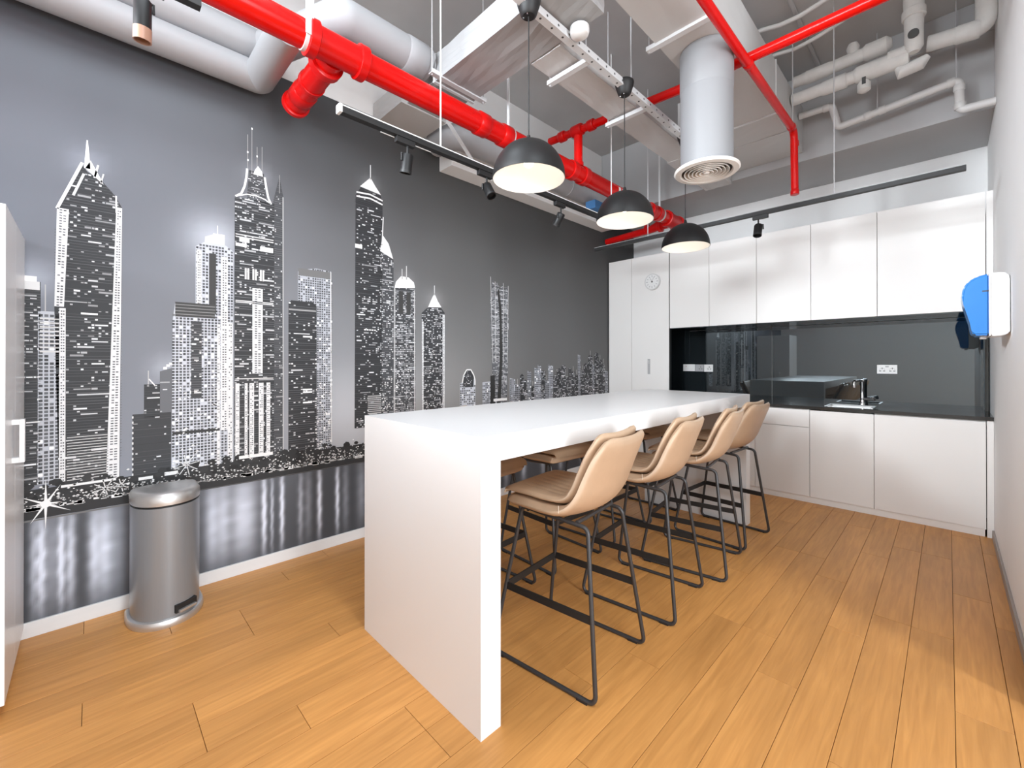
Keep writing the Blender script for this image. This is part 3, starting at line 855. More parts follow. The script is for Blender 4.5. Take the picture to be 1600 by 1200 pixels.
bm = bmesh.new(); d_loft(bm, [(0.002, 0.601, 0), (0.003, 0.611, 0), (0.002, 0.636, 0), (-0.006, 0.652, 0), (-0.018, 0.660, 0), (-0.034, 0.664, 0), (-0.060, 0.666, 0), (-0.090, 0.667, 0)]); obj('lid', bm, 'steel', b_, True)
pm = Matrix.Translation((0.245, 0.062, 0.075)) @ Matrix.Rotation(R(27), 4, 'Z')
bm = bmesh.new(); box(bm, -0.020, 0.016, -0.052, 0.050, -0.020, 0.022, 0.004, pm); obj('pedal_slot', bm, 'black', b_)
bm = bmesh.new(); box(bm, -0.01, 0.030, -0.042, 0.040, -0.016, -0.004, 0.003, pm); obj('pedal', bm, 'steel', b_)

# ------------------------------------------------------------------ tall white locker at the left edge
lk = thing('locker_cabinet', 'tall white cabinet at the left edge with a square pull handle', 'cabinet', (-2.75, -0.55, 0))
def lb(name, m, x0, x1, y0, y1, z0, z1, bev=0.002, par=None):
    return bx(name, m, par or lk, x0 + 2.75, x1 + 2.75, y0 + 0.55, y1 + 0.55, z0, z1, bev)
lb('body', 'locker', -3.07, -2.424, -0.85, -0.242, 0.05, 1.897)
lb('plinth', 'locker', -3.06, -2.440, -0.84, -0.25, 0.0, 0.05)
d1 = lb('door', 'locker', -2.722, -2.426, -0.241, -0.220, 0.055, 1.894)
lb('door', 'locker', -3.068, -2.726, -0.241, -0.220, 0.055, 1.894)
bm = bmesh.new()
for a in ((-2.645, -2.61, -0.22, -0.2005, 0.91, 0.93), (-2.645, -2.61, -0.22, -0.2005, 1.062, 1.082), (-2.645, -2.61, -0.200, -0.186, 0.91, 1.082)):
    box(bm, a[0] + 2.75, a[1] + 2.75, a[2] + 0.55, a[3] + 0.55, a[4], a[5])
obj('handle', bm, 'locker', d1)

# ------------------------------------------------------------------ kitchen units
def unit(name, label, x0, x1, z0, z1, doors, group, depth=0.55, body='cab_in', ztop=None, bx1=None):
    """cabinet with its front in the plane y=YK; doors are (x0,x1,z0,z1,name)"""
    cx = (x0 + x1) / 2
    u = thing(name, label, 'cabinet', (cx, YK, 0), 0, group)
    bx('body', body, u, x0 - cx + 0.001, (bx1 or x1) - cx - 0.001, 0.021, depth, z0, ztop or z1)
    for (a, b, c, d, nm) in doors:
        bx(nm, 'cab', u, a - cx + 0.0018, b - cx - 0.0018, 0.0, 0.019, c, d, 0.0012)
    return u
ZU0, ZU1 = 1.700, 2.588
tc = unit('tall_cabinet', 'tall white pantry cabinet with a wall clock, next to the mural', -3.070, -2.258, 0.06, ZU1,
          [(-3.070, -2.745, 0.062, ZU1, 'door'), (-2.745, -2.262, 0.062, ZU1, 'door')], None, 0.58, 'cab', None, -2.545)
dr = [c for c in tc.children if c.name.startswith('door')][1]
cx = (-3.070 - 2.258) / 2
bx('side_return', 'black', tc, -2.2615 - cx, -2.2575 - cx, 0.0, 0.045, 0.062, ZU1)
lk_ = bx('lock_plate', 'greyp', dr, -2.530 - cx, -2.498 - cx, -0.004, 0.0, 1.165, 1.345, 0.001)
bx('latch', 'steel', dr, -2.524 - cx, -2.505 - cx, -0.008, -0.004, 1.29, 1.33, 0.001)
ux = [-2.256, -1.813, -1.350, -0.894, -0.423, 0.199]
ulab = ['white wall cabinet directly beside the tall cabinet with the clock', 'white wall cabinet second from the tall cabinet', 'white wall cabinet in the middle of the row of five',
        'white wall cabinet above the sink tap', 'widest white wall cabinet, nearest the blue towel dispenser']
for i in range(5):
    u = unit('wall_cabinet', ulab[i], ux[i], ux[i + 1], ZU0 + 0.004, ZU1, [(ux[i], ux[i + 1], ZU0, ZU1, 'door')], 'wall cabinets above the dark niche', 0.54, 'cab')
    cx = (ux[i] + ux[i + 1]) / 2
    bx('underside_panel', 'glass', u, ux[i] - cx, ux[i + 1] - cx, 0.0195, 0.54, ZU0 - 0.006, ZU0 + 0.0035)
bl = [(-1.84, -1.365, 'white base cabinet hidden behind the table end', 0), (-1.365, -0.906, 'white base cabinet with a drawer on top, behind the farthest stool', 1),
      (-0.906, -0.445, 'plain white base cabinet under the sink', 0), (-0.445, 0.199, 'widest plain white base cabinet beside the right wall', 0)]
for (a, b, lab, dw) in bl:
    dd = [(a, b, 0.702, 0.862, 'drawer_front'), (a, b, 0.058, 0.698, 'door')] if dw else [(a, b, 0.058, 0.862, 'door')]
    unit('base_cabinet', lab, a, b, 0.06, 0.870, dd, 'base cabinets under the granite worktop', 0.53, 'cab', 0.715 if 'sink' in lab else None)
unit('base_cabinet', 'white base cabinet in the corner by the tall cabinet', -2.256, -1.84, 0.06, 0.870, [(-2.256, -1.84, 0.058, 0.862, 'door')], 'base cabinets under the granite worktop', 0.53, 'cab')
tag(bx('cabinet_plinth', 'cab', None, -3.07, 0.192, YK + 0.012, YK + 0.04, 0.0, 0.055, 0.001), 'white plinth strip running along the floor under the cabinets', 'plinth')
fp = thing('filler_panel', 'narrow white filler panel between the cabinets and the right wall', 'panel', (0.22, YK, 0))
bx('upper_strip', 'cab', fp, -0.018, 0.017, 0.002, 0.02, ZU0, ZU1, 0.001)
bx('lower_strip', 'cab', fp, -0.018, 0.017, 0.002, 0.02, 0.0, 0.870, 0.001)
# worktop with a sink cut-out
SX0, SX1, SY0, SY1 = -0.80, -0.475, 4.90, 5.17
YG = 5.325
bm = bmesh.new()
for (a, b, c, d) in ((-2.535, -2.254, YK + 0.05, YG), (-2.256, SX0, YK - 0.012, YG), (SX1, XR - 0.001, YK - 0.012, YG), (SX0, SX1, YK - 0.012, SY0), (SX0, SX1, SY1, YG)):
    box(bm, a, b, c, d, 0.872, 0.900)
bmesh.ops.remove_doubles(bm, verts=bm.verts, dist=0.0001)
tag(obj('worktop', bm, 'granite'), 'thin black granite worktop over the base cabinets', 'worktop')
sk = thing('sink', 'small steel sink set into the black worktop', 'sink', ((SX0 + SX1) / 2, (SY0 + SY1) / 2, 0.72))
hw, hd_ = (SX1 - SX0) / 2 - 0.001, (SY1 - SY0) / 2 - 0.001
bm = bmesh.new()
box(bm, -hw, hw, -hd_, hd_, 0.0, 0.004)
for (a, b, c, d) in ((-hw, -hw + 0.004, -hd_, hd_), (hw - 0.004, hw, -hd_, hd_), (-hw, hw, -hd_, -hd_ + 0.004), (-hw, hw, hd_ - 0.004, hd_)):
    box(bm, a, b, c, d, 0.0, 0.176)
obj('basin', bm, 'steel', sk)
bm = bmesh.new()
for (a, b, c, d) in ((-hw - 0.012, -hw + 0.004, -hd_ - 0.012, hd_ + 0.012), (hw - 0.004, hw + 0.012, -hd_ - 0.012, hd_ + 0.012), (-hw, hw, -hd_ - 0.012, -hd_ + 0.004), (-hw, hw, hd_ - 0.004, hd_ + 0.012)):
    box(bm, a, b, c, d, 0.1805, 0.183)
bmesh.ops.remove_doubles(bm, verts=bm.verts, dist=0.0001)
obj('rim', bm, 'steel', sk)
lat('drain', 'chrome', sk, [(0.0, 0.0041), (0.035, 0.0041), (0.035, 0.008), (0.02, 0.009), (0.0, 0.009)], 20)
# glass lining of the niche
gl = thing('glass_splashback', 'glossy black glass lining the back of the niche between the cabinets', 'splashback', (-1.03, YG, 0.9))
gx = -1.03
for a, b, h_ in ((-2.535, -2.258, 0.86), (-2.257, -1.355, ZU0 - 0.908), (-1.352, 0.199, ZU0 - 0.908)):
    bx('pane', 'glass', gl, a - gx, b - gx, 0.0, 0.008, 0.0, h_, 0.0003)
bx('side_pane', 'glass', gl, -2.5425 - gx, -2.5365 - gx, 0.05 + YK - YG, -0.001, 0.0005, 0.86, 0.0006)
bx('top_pane', 'glass', gl, -2.535 - gx, -2.259 - gx, 0.05 + YK - YG, -0.001, 0.862, 0.868)
bx('end_pane', 'glass', gl, 0.199 - gx, 0.207 - gx, -0.20, 0.008, 0.0005, ZU0 - 0.908, 0.0006)
bx('backing', 'cab', gl, -2.54 - gx, XR - 0.003 - gx, 0.009, YB - YG, 0.0, ZU0 - 0.908)
# tap
tp = thing('kitchen_tap', 'chrome pillar tap at the back of the sink', 'tap', (-0.572, 5.235, 0.9))
lat('base', 'chrome', tp, [(0.0, 0), (0.027, 0), (0.027, 0.012), (0.020, 0.03), (0.018, 0.05)], 24)
lat('pillar', 'chrome', tp, [(0.017, 0.03), (0.017, 0.215), (0.020, 0.22), (0.020, 0.245), (0.0, 0.247)], 24)
tube('spout', 'chrome', tp, [(0, 0, 0.230), (-0.02, -0.05, 0.236), (-0.045, -0.14, 0.232), (-0.045, -0.145, 0.195)], 0.012, 12, 0.02)
lat('spout_tip', 'chrome', tp, [(0.0, 0.172), (0.014, 0.172), (0.014, 0.197), (0.0, 0.198)], 16, (-0.045, -0.145, 0))
tube('lever', 'chrome', tp, [(0.015, -0.01, 0.055), (0.06, -0.03, 0.062), (0.085, -0.038, 0.066)], [0.013, 0.016, 0.017], 14)
tube('lever_cap', 'chrome', tp, [(0.085, -0.038, 0.066), (0.094, -0.041, 0.068)], 0.019, 14)
# sockets on the glass
def socket(name, label, x0, x1, z0, z1, faces, m='plastic'):
    cx, cz = (x0 + x1) / 2, (z0 + z1) / 2
    s_ = thing(name, label, 'socket', (cx, YG, cz))
    bx('plate', m, s_, x0 - cx, x1 - cx, -0.009, 0.0, z0 - cz, z1 - cz, 0.002)
    for (kind, px, pz) in faces:
        if kind == 'uk':
            for (dx, dz, w, h) in ((0, 0.016, 0.004, 0.010), (-0.014, -0.010, 0.010, 0.0045), (0.014, -0.010, 0.010, 0.0045)):
                bx('pin_hole', 'plug', s_, px + dx - w / 1.3, px + dx + w / 1.3, -0.0098, -0.0085, pz + dz - h, pz + dz + h * 0.5)
            tube('ring', 'greyp', s_, [(px + 0.021 * math.cos(a), -0.0092, pz - 0.012 + 0.030 * math.sin(a)) for a in np.linspace(0.25, math.pi - 0.25, 9)], 0.0012, 5)
        elif kind == 'switch':
            bx('rocker', 'greyp', s_, px - 0.012, px + 0.012, -0.0115, -0.0085, pz - 0.007, pz + 0.007, 0.001)
        elif kind == 'red':
            bx('indicator', 'redd', s_, px - 0.004, px + 0.004, -0.0105, -0.0085, pz - 0.004, pz + 0.004, 0.001)
        elif kind == 'line':
            bx('rocker', 'plastic', s_, px - 0.02, px + 0.02, -0.0115, -0.0085, pz - 0.02, pz + 0.02, 0.001)
    return s_
socket('double_socket', 'white double power socket on the glass right of the tap', -0.473, -0.329, 1.200, 1.283, [('uk', -0.035, -0.005), ('uk', 0.037, -0.005), ('switch', 0.0, 0.026)])
socket('switch_plate', 'white switch plate with a red indicator, leftmost on the dark glass', -2.335, -2.190, 1.196, 1.282, [('red', -0.035, 0.015), ('line', 0.035, 0.0)])
socket('grey_socket', 'grey single socket between the two white plates on the glass', -2.186, -2.082, 1.194, 1.280, [('uk', 0.015, 0.0)], 'greyp')
socket('single_socket', 'white single socket at the right end of the three plates on the glass', -2.078, -1.975, 1.192, 1.279, [('uk', 0.01, 0.0)])
# wall clock on the tall cabinet
ck = thing('wall_clock', 'small round pale clock hung on the tall cabinet door', 'clock', (-2.460, YK, 2.262))
def y_disc(name, m, par, r, y0, y1, seg=40, cx=0, cz=0):
    return tube(name, m, par, [(cx, y0, cz), (cx, y1, cz)], r, seg)
y_disc('rim', 'clock', ck, 0.097, -0.024, 0.0)
y_disc('face', 'clockf', ck, 0.084, -0.0255, -0.024)
for k in range(12):
    a = k * math.pi / 6
    bm = bmesh.new()
    box(bm, -0.0035, 0.0035, -0.0265, -0.0255, 0.054, 0.072 if k % 3 else 0.076, 0, Matrix.Rotation(a, 4, 'Y'))
    obj('hour_mark', bm, 'greyp', ck)
for (a, ln, w) in ((R(-28), 0.045, 0.005), (R(22), 0.060, 0.004)):
    bm = bmesh.new(); box(bm, -w * 0.6, w * 0.6, -0.0285, -0.0270, -0.012, ln, 0, Matrix.Rotation(a, 4, 'Y')); obj('hand', bm, 'greyp', ck)
y_disc('hub', 'dark', ck, 0.010, -0.030, -0.0255, 16)

# paper towel dispenser on the right wall
ds = thing('towel_dispenser', 'paper towel dispenser with blue front and white back on the right wall', 'dispenser', (XR, 3.66, 1.455))
bo = [(-0.004, 0.015), (-0.030, 0.0), (-0.075, 0.0), (-0.075, 0.345), (-0.030, 0.345), (-0.012, 0.335), (-0.004, 0.31)]
bm = bmesh.new(); extrude_poly(bm, bo, 'y', -0.14, 0.14); bmesh.ops.bevel(bm, geom=[e for e in bm.edges], offset=0.006, segments=2, affect='EDGES'); obj('back_housing', bm, 'plastic', ds, True)
fr = [(-0.076, 0.004), (-0.138, 0.004), (-0.146, 0.03), (-0.152, 0.075), (-0.166, 0.135), (-0.178, 0.185), (-0.184, 0.235), (-0.178, 0.275), (-0.160, 0.308), (-0.125, 0.333), (-0.076, 0.345)]
bm = bmesh.new(); extrude_poly(bm, fr, 'y', -0.136, 0.136); bmesh.ops.bevel(bm, geom=[e for e in bm.edges], offset=0.010, segments=3, affect='EDGES'); cov = obj('blue_cover', bm, 'blue', ds, True)
bx('seam_strip', 'plastic', ds, -0.080, -0.073, -0.141, 0.141, 0.0, 0.347, 0.002)
bx('level_window', 'dark', cov, -0.105, -0.080, -0.1375, -0.1355, 0.245, 0.252)
bx('paper_tab', 'plastic', ds, -0.110, -0.085, -0.05, 0.05, -0.012, 0.004, 0.002)

# ------------------------------------------------------------------ pendant lamps on a slotted channel
PX = -1.45
PY = [1.543, 2.438, 3.344]
PZ = 2.214
def build_pendant():
    p = thing('pendant_lamp', '', 'lamp')
    Rr, H = 0.179, 0.186
    prof = [(0.0, H), (0.018, H)]
    for k in range(1, 25):
        a = math.pi / 2 * (1 - k / 24)
        prof.append((Rr * math.cos(a), H * math.sin(a)))
    outer = prof
    inner = [(max(0, r_ - 0.004), z - 0.003) for r_, z in prof]
    inner[-1] = (Rr - 0.004, 0.0)
    sh = lat('shade', 'blackm', p, outer + [(Rr - 0.002, 0.0)], 56)
    lat('inner_lining', 'shadein', sh, [(Rr - 0.0015, -0.0005)] + inner[::-1], 56)
    lat('socket', 'shadein', p, [(0.0, H - 0.004), (0.020, H - 0.004), (0.020, H - 0.055), (0.016, H - 0.060), (0.0, H - 0.060)], 20)
    lat('bulb', 'bulb', p, [(0.0, H - 0.060), (0.012, H - 0.062), (0.022, H - 0.082), (0.026, H - 0.100), (0.022, H - 0.118), (0.010, H - 0.127), (0.0, H - 0.128)], 20)
    lat('cap', 'blackm', p, [(0.0, H + 0.030), (0.007, H + 0.030), (0.012, H + 0.012), (0.016, H - 0.001), (0.0, H - 0.002)], 20)
    zc = 3.018 - PZ
    tube('cord', 'black', p, [(0, 0, H + 0.02), (0, 0, zc + 0.01)], 0.0032, 8)
    cn = lat('canopy', 'black', p, [(0.0, zc), (0.030, zc), (0.040, zc + 0.008), (0.057, zc + 0.060), (0.060, zc + 0.076), (0.058, zc + 0.084), (0.0, zc + 0.084)], 36)
    for (a, b) in ((-0.022, -0.012), (0.010, -0.020)):
        lat('screw', 'chrome', cn, [(0.0, zc - 0.003), (0.004, zc - 0.003), (0.005, zc + 0.001), (0.0, zc + 0.001)], 10, (a, b, 0))
    return p
pend = build_pendant()
plab = ['black dome pendant lamp nearest the camera', 'black dome pendant lamp in the middle of the three', 'black dome pendant lamp nearest the kitchen cabinets']
for i, y in enumerate(PY):
    o = pend if i == 0 else copy_tree(pend)
    o.location = (PX, y, PZ)
    tag(o, plab[i], 'lamp', 'pendant lamps over the bar table')
    d = bpy.data.lights.new('pendant_bulb_light', 'POINT')
    d.energy, d.color, d.shadow_soft_size = 0.36, (1.0, 0.95, 0.89), 0.03
    lo = bpy.data.objects.new('pendant_bulb_light', d)
    lo.location = (PX, y, PZ + 0.04)
    COL.objects.link(lo)

ZC = 3.058
ch = thing('slotted_channel', 'pale slotted steel channel that carries the pendant lamps', 'channel', (PX, 2.4, ZC))
bm = bmesh.new()
c0, c1 = -2.2, 1.20
box(bm, -0.021, 0.021, c0, c1, 0.0, 0.003)
box(bm, -0.021, -0.018, c0, c1, 0.003, 0.040)
box(bm, 0.018, 0.021, c0, c1, 0.003, 0.040)
obj('profile', bm, 'galv', ch)
for k in range(33):
    yh = c0 + 0.35 + k * 0.09
    if abs(yh + 2.4 - PY[0]) < 0.07 or abs(yh + 2.4 - PY[1]) < 0.07: continue
    tube('slot', 'dark', ch, [(0.0, yh, -0.0006), (0.0, yh, 0.0002)], 0.0065, 10)
    tube('slot', 'dark', ch, [(0.0208, yh + 0.03, 0.020), (0.0217, yh + 0.03, 0.020)], 0.0065, 10)
for yr in (-0.38, 0.12, 1.10):
    tube('hanger_rod', 'rod', ch, [(0.0, yr, 0.003), (0.0, yr, ZS - ZC)], 0.005, 8)
sd = thing('smoke_detector', 'round white smoke detector fixed to the slotted channel', 'detector', (-1.375, 1.86, 3.045))
lat('base', 'plastic', sd, [(0.0, 0.05), (0.050, 0.05), (0.052, 0.035), (0.0, 0.035)], 30)
lat('head', 'plastic', sd, [(0.0, 0.0), (0.030, 0.0), (0.046, 0.010), (0.052, 0.028), (0.050, 0.036), (0.0, 0.036)], 30)

# ------------------------------------------------------------------ air ducts
def duct_part(name, m, par, x0, x1, y0, y1, z0, z1, rough=0.0):
    """a box with slightly uneven wrapped sides"""
    bm = bmesh.new()
    box(bm, x0, x1, y0, y1, z0, z1)
    bmesh.ops.subdivide_edges(bm, edges=bm.edges[:], cuts=7, use_grid_fill=True)
    rr = random.Random(int(abs(x0 * 1000 + y0 * 37)))
    for v in bm.verts:
        v.co += Vector((rr.uniform(-1, 1), rr.uniform(-1, 1), rr.uniform(-1, 1))) * rough
    return obj(name, bm, m, par)
dx = thing('cross_duct', 'wrapped grey rectangular air duct crossing the ceiling in front of the mural', 'duct', (-2.0, 1.73, 3.11))
duct_part('wrapped_section', 'duct', dx, -0.30, 0.762, -0.155, 0.157, 0.0, 0.17, 0.003)
duct_part('wrapped_section', 'duct', dx, -0.66, -0.301, -0.14, 0.15, 0.02, 0.165, 0.003)
duct_part('end_section', 'ductp', dx, -1.07, -0.661, -0.19, 0.19, 0.01, 0.17, 0.001)
bx('wrap_band', 'galv', dx, -0.315, -0.295, -0.162, 0.164, -0.008, 0.177)
dy = thing('long_duct', 'flat grey air duct running towards the kitchen beside the pendant channel', 'duct', (-1.645, 3.2, 3.106))
duct_part('first_section', 'ductp', dy, -0.115, 0.105, -1.304, -0.46, 0.0, 0.068, 0.002)
duct_part('middle_section', 'ductp', dy, -0.115, 0.105, -0.455, 0.50, 0.0, 0.068, 0.0015)
duct_part('end_section', 'ductp', dy, -0.130, 0.120, 0.505, 1.40, -0.004, 0.072, 0.0015)
pl = thing('air_plenum', 'large pale grey air plenum box on the ceiling above the round diffuser', 'duct', (-1.075, 3.0, 3.225))
duct_part('near_section', 'ductp', pl, -0.155, 0.150, -2.6, -0.55, 0.0, 0.40, 0.001)
duct_part('diffuser_section', 'ductp', pl, -0.155, 0.150, -0.545, 0.75, 0.0, 0.40, 0.001)
duct_part('far_section', 'ductp', pl, -0.62, 0.150, 0.755, 1.10, -0.004, 0.40, 0.001)
duct_part('far_section', 'ductp', pl, -0.62, 0.150, 1.105, 1.625, -0.008, 0.40, 0.001)
bx('seam_flange', 'galv', pl, -0.163, 0.158, -0.56, -0.535, -0.010, 0.408)
bx('seam_flange', 'galv', pl, -0.163, 0.158, 0.745, 0.757, -0.010, 0.408)
# round drop with diffuser
RD = (-1.045, 2.715)
rd = thing('round_diffuser_duct', 'white round duct hanging down with a ring-shaped air diffuser', 'duct', (RD[0], RD[1], 2.478))
rd_r = 0.150
lat('sleeve', 'rdw', rd, [(rd_r - 0.003, 0.02), (rd_r, 0.02), (rd_r, 0.745), (rd_r - 0.003, 0.745)], 56, close=True)
lat('upper_collar', 'rdw', rd, [(rd_r, 0.50), (rd_r + 0.003, 0.51), (rd_r + 0.003, 0.745), (rd_r, 0.745)], 56, close=True)
df = lat('diffuser_flange', 'beige', rd, [(0.148, 0.020), (0.186, 0.020), (0.188, 0.012), (0.180, 0.003), (0.150, 0.0), (0.143, 0.010)], 56, close=True)
lat('dark_core', 'void', rd, [(0.0, 0.06), (0.146, 0.06), (0.146, 0.055), (0.0, 0.055)], 40)
for k, r_ in enumerate((0.126, 0.104, 0.082, 0.060, 0.038)):
    zo = -0.001 * k
    lat('louvre_ring', 'beige', df, [(r_ - 0.012, 0.030 + zo), (r_ - 0.010, 0.032 + zo), (r_ + 0.004, 0.004 + zo), (r_ + 0.002, 0.001 + zo), (r_ - 0.003, 0.004 + zo)], 44, close=True)
lat('centre_disc', 'beige', df, [(0.0, -0.006), (0.014, -0.005), (0.020, 0.004), (0.008, 0.028), (0.0, 0.03)], 28)
# trapeze hangers under the ducts
def trapeze(label, p, q, z, rods, dz=0.0):
    p, q = Vector((p[0], p[1], z)), Vector((q[0], q[1], z))
    c = (p + q) / 2
    t_ = thing('trapeze_hanger', label, 'bracket', c, 0, 'trapeze hangers under the ducts')
    d = (q - p); L_ = d.length
    rot = Matrix.Rotation(math.atan2(d.y, d.x), 4, 'Z')
    bm = bmesh.new()
    box(bm, -L_ / 2, L_ / 2, -0.018, 0.018, -0.004, 0.0, 0, rot)
    box(bm, -L_ / 2, L_ / 2, -0.018, -0.014, 0.0, 0.022, 0, rot)
    obj('angle_bar', bm, 'galv', t_)
    for f in rods:
        o_ = rot @ Vector((L_ * f, 0.0, 0))
        tube('hanger_rod', 'rod', t_, [(o_.x, o_.y, -0.012), (o_.x, o_.y, ZS - z)], 0.0045, 8)
    return t_
trapeze('pale steel hanger under the wrapped cross duct by the red pipe', (-2.245, 1.50), (-2.245, 1.945), 3.106, (-0.47, 0.47))
trapeze('pale steel hanger under the flat duct between the first two pendants', (-1.775, 2.075), (-1.475, 2.075), 3.066, (-0.46,))
trapeze('pale steel hanger under the flat duct beside the middle pendant', (-1.785, 2.75), (-1.475, 2.75), 3.066, (-0.46,))
trapeze('pale steel hanger under the plenum beside the round duct', (-1.29, 2.435), (-0.90, 2.435), 3.211, (-0.47, 0.47))

# ------------------------------------------------------------------ red fire pipes
MX, MZ = -2.17, 2.888
rm = thing('fire_main_pipe', 'thick glossy red fire pipe running along the mural side of the ceiling', 'pipe', (MX, 2.0, MZ))
RMr = 0.066
tube('pipe', 'red', rm, [(0, -4.2, 0), (0, 2.80, 0)], RMr, 28)
for yy in (-1.235, -0.985):
    ring_between('grooved_coupling', 'redd', rm, (0, yy, 0), (0, 1, 0), RMr + 0.020, 0.024, 28)
tube('tee_body', 'redd', rm, [(0, -1.225, 0), (0, -0.995, 0)], RMr + 0.006, 28)
br = tube('branch_stub', 'red', rm, [(-0.05, -1.11, 0), (-0.60, -1.11, -0.01)], RMr, 26)
ring_between('branch_coupling', 'redd', br, (-0.135, -1.11, 0), (1, 0, 0), RMr + 0.018, 0.026, 26)
ring_between('branch_collar', 'redd', br, (-0.34, -1.11, -0.005), (1, 0, 0), RMr + 0.006, 0.012, 26)
ring_between('branch_collar', 'redd', br, (-0.48, -1.11, -0.008), (1, 0, 0), RMr + 0.004, 0.05, 26)
ring_between('end_cap', 'redd', br, (-0.605, -1.11, -0.01), (1, 0, 0), RMr + 0.011, 0.016, 26)
for yy in (-0.15, 0.06):
    ring_between('grooved_coupling', 'redd', rm, (0, yy, 0), (0, 1, 0), RMr + 0.008, 0.045, 26)
for yy in (0.82, 0.98, 2.15, 2.30):
    ring_between('coupling', 'redd', rm, (0, yy, 0), (0, 1, 0), RMr + 0.010, 0.035, 26)
tube('far_tee', 'redd', rm, [(0, 2.48, 0), (0, 2.80, 0)], RMr + 0.010, 26)
ring_between('end_coupling', 'redd', rm, (0, 2.79, 0), (0, 1, 0), RMr + 0.020, 0.03, 26)
ring_between('end_coupling', 'redd', rm, (0, 2.52, 0), (0, 1, 0), RMr + 0.020, 0.025, 26)
tb = tube('far_branch', 'redd', rm, [(0, 2.66, 0.0), (-0.16, 2.66, -0.01), (-0.26, 2.66, -0.035), (-0.86, 2.66, -0.06)], [0.062, 0.055, 0.042, 0.036], 22)
for xx in (-0.14, -0.30):
    ring_between('coupling', 'redd', tb, (xx, 2.66, -0.02), (1, 0, 0), 0.068 if xx > -0.2 else 0.054, 0.02, 22)
for (yy, ww) in ((-1.265, 0.012), (0.10, 0.010), (2.36, 0.010)):
    bm = bmesh.new()
    box(bm, -ww, ww, yy - 0.004, yy + 0.004, -0.0, ZS - MZ) if yy > 0 else box(bm, 0.068, 0.073, yy - 0.018, yy + 0.018, -0.035, ZS - MZ)
    obj('hanger_strap', bm, 'galv', rm)
    ring_between('clevis', 'galv', rm, (0, yy, 0), (0, 1, 0), RMr + 0.005, 0.012, 26)
def pipe_label(par, y, r, a0, a1, ln, z0=0.0):
    """thin white sticker wrapped on a pipe that runs along y"""
    bm = bmesh.new()
    n = 5
    rows = [[bm.verts.new(((r + 0.0012) * math.cos(a), yy, z0 + (r + 0.0012) * math.sin(a))) for a in np.linspace(R(a0), R(a1), n)] for yy in (y, y + ln)]
    for k in range(n - 1):
        bm.faces.new((rows[0][k], rows[0][k + 1], rows[1][k + 1], rows[1][k]))
    return obj('white_marking', bm, 'plastic', par, True)
for (yy, ln) in ((1.44, 0.035), (1.50, 0.02), (1.55, 0.012)):
    pipe_label(rm, yy, RMr, -15, 20, ln)
# cross pipe above, with the riser from the main
YC = 2.905
cr = thing('fire_cross_pipe', 'red branch pipe crossing above the pendants with a short riser from the main', 'pipe', (MX, YC, 3.245))
def cz(x): return -0.052 * min(1.0, (x - MX) / 0.92)
tube('pipe', 'red', cr, [(-0.30, 0, cz(MX - 0.30)), (0.92, 0, -0.052), (2.40, 0, -0.052)], 0.031, 20)
tube('riser', 'red', cr, [(0, 0.01, 0), (0, 0.01, MZ - 3.245)], 0.036, 20)
for xx in (-0.16, 0.0, 0.14, 0.34):
    ring_between('coupling', 'redd', cr, (xx, 0, cz(MX + xx)), (1, 0, 0.0), 0.044 if xx else 0.048, 0.03 if xx else 0.05, 20)
ring_between('riser_collar', 'redd', cr, (0, 0.01, MZ - 3.245 + 0.075), (0, 0, 1), 0.045, 0.018, 20)
# thin sprinkler line with a drop
sx = -0.86
sp = thing('sprinkler_drop_pipe', 'thin red pipe running over the room with a vertical drop near the kitchen beam', 'pipe', (sx, 4.03, 2.66))
tube('pipe', 'red', sp, [(0, -4.6, 0.445), (0, -0.02, 0.500), (0, 0.0, 0.0)], 0.0265, 18, 0.07, 6)
for (p, d) in (((0, -1.14, 0.486), (0, 1, 0.01)), ((0, -0.10, 0.499), (0, 1, 0.01)), ((0, -0.002, 0.40), (0, 0, 1)), ((0, 0, 0.012), (0, 0, 1))):
    ring_between('coupling', 'redd', sp, p, d, 0.0305, 0.02, 18)
tube('hanger_rod', 'rod', sp, [(0, -0.06, 0.50), (0, -0.06, ZS - 2.66)], 0.004, 8)
tube('hanger_rod', 'rod', sp, [(0, -2.0, 0.49), (0, -2.0, ZS - 2.66)], 0.004, 8)

# ------------------------------------------------------------------ grey insulated pipes along the mural
def ins_pipe(name, label, path, r, rad, m='ins', group=None, caps=(), seams=()):
    o = thing(name, label, 'pipe', path[0], 0, group)
    P0 = Vector(path[0])
    tube('jacket', m, o, [Vector(p) - P0 for p in path], r, 28, rad, 8)
    for (p, d, rr, hh) in seams:
        ring_between('seam_band', m, o, Vector(p) - P0, d, rr, hh, 28)
    return o
ins_pipe('insulated_pipe', 'thick grey insulated pipe, the lower of the two hugging the mural', [(-2.95, -2.2, 3.045), (-2.95, 0.735, 3.045), (-2.40, 0.735, 3.045)], 0.086, 0.02)
ins_pipe('insulated_pipe', 'thick grey insulated pipe, the upper of the two hugging the mural', [(-2.96, -2.2, 3.230), (-2.96, 0.76, 3.230), (-2.36, 1.00, 3.230), (-2.36, 1.545, 3.230)], 0.098, 0.06,
         seams=[((-2.36, 1.45, 3.23), (0, 1, 0), 0.103, 0.075)])
ins_pipe('insulated_pipe', 'grey insulated pipe running behind the track rail towards the kitchen', [(-2.98, 2.05, 3.12), (-2.72, 2.05, 3.10), (-2.72, 4.55, 3.10)], 0.098, 0.08,
         seams=[((-2.72, 2.6, 3.10), (0, 1, 0), 0.102, 0.06), ((-2.72, 3.5, 3.10), (0, 1, 0), 0.102, 0.06)])
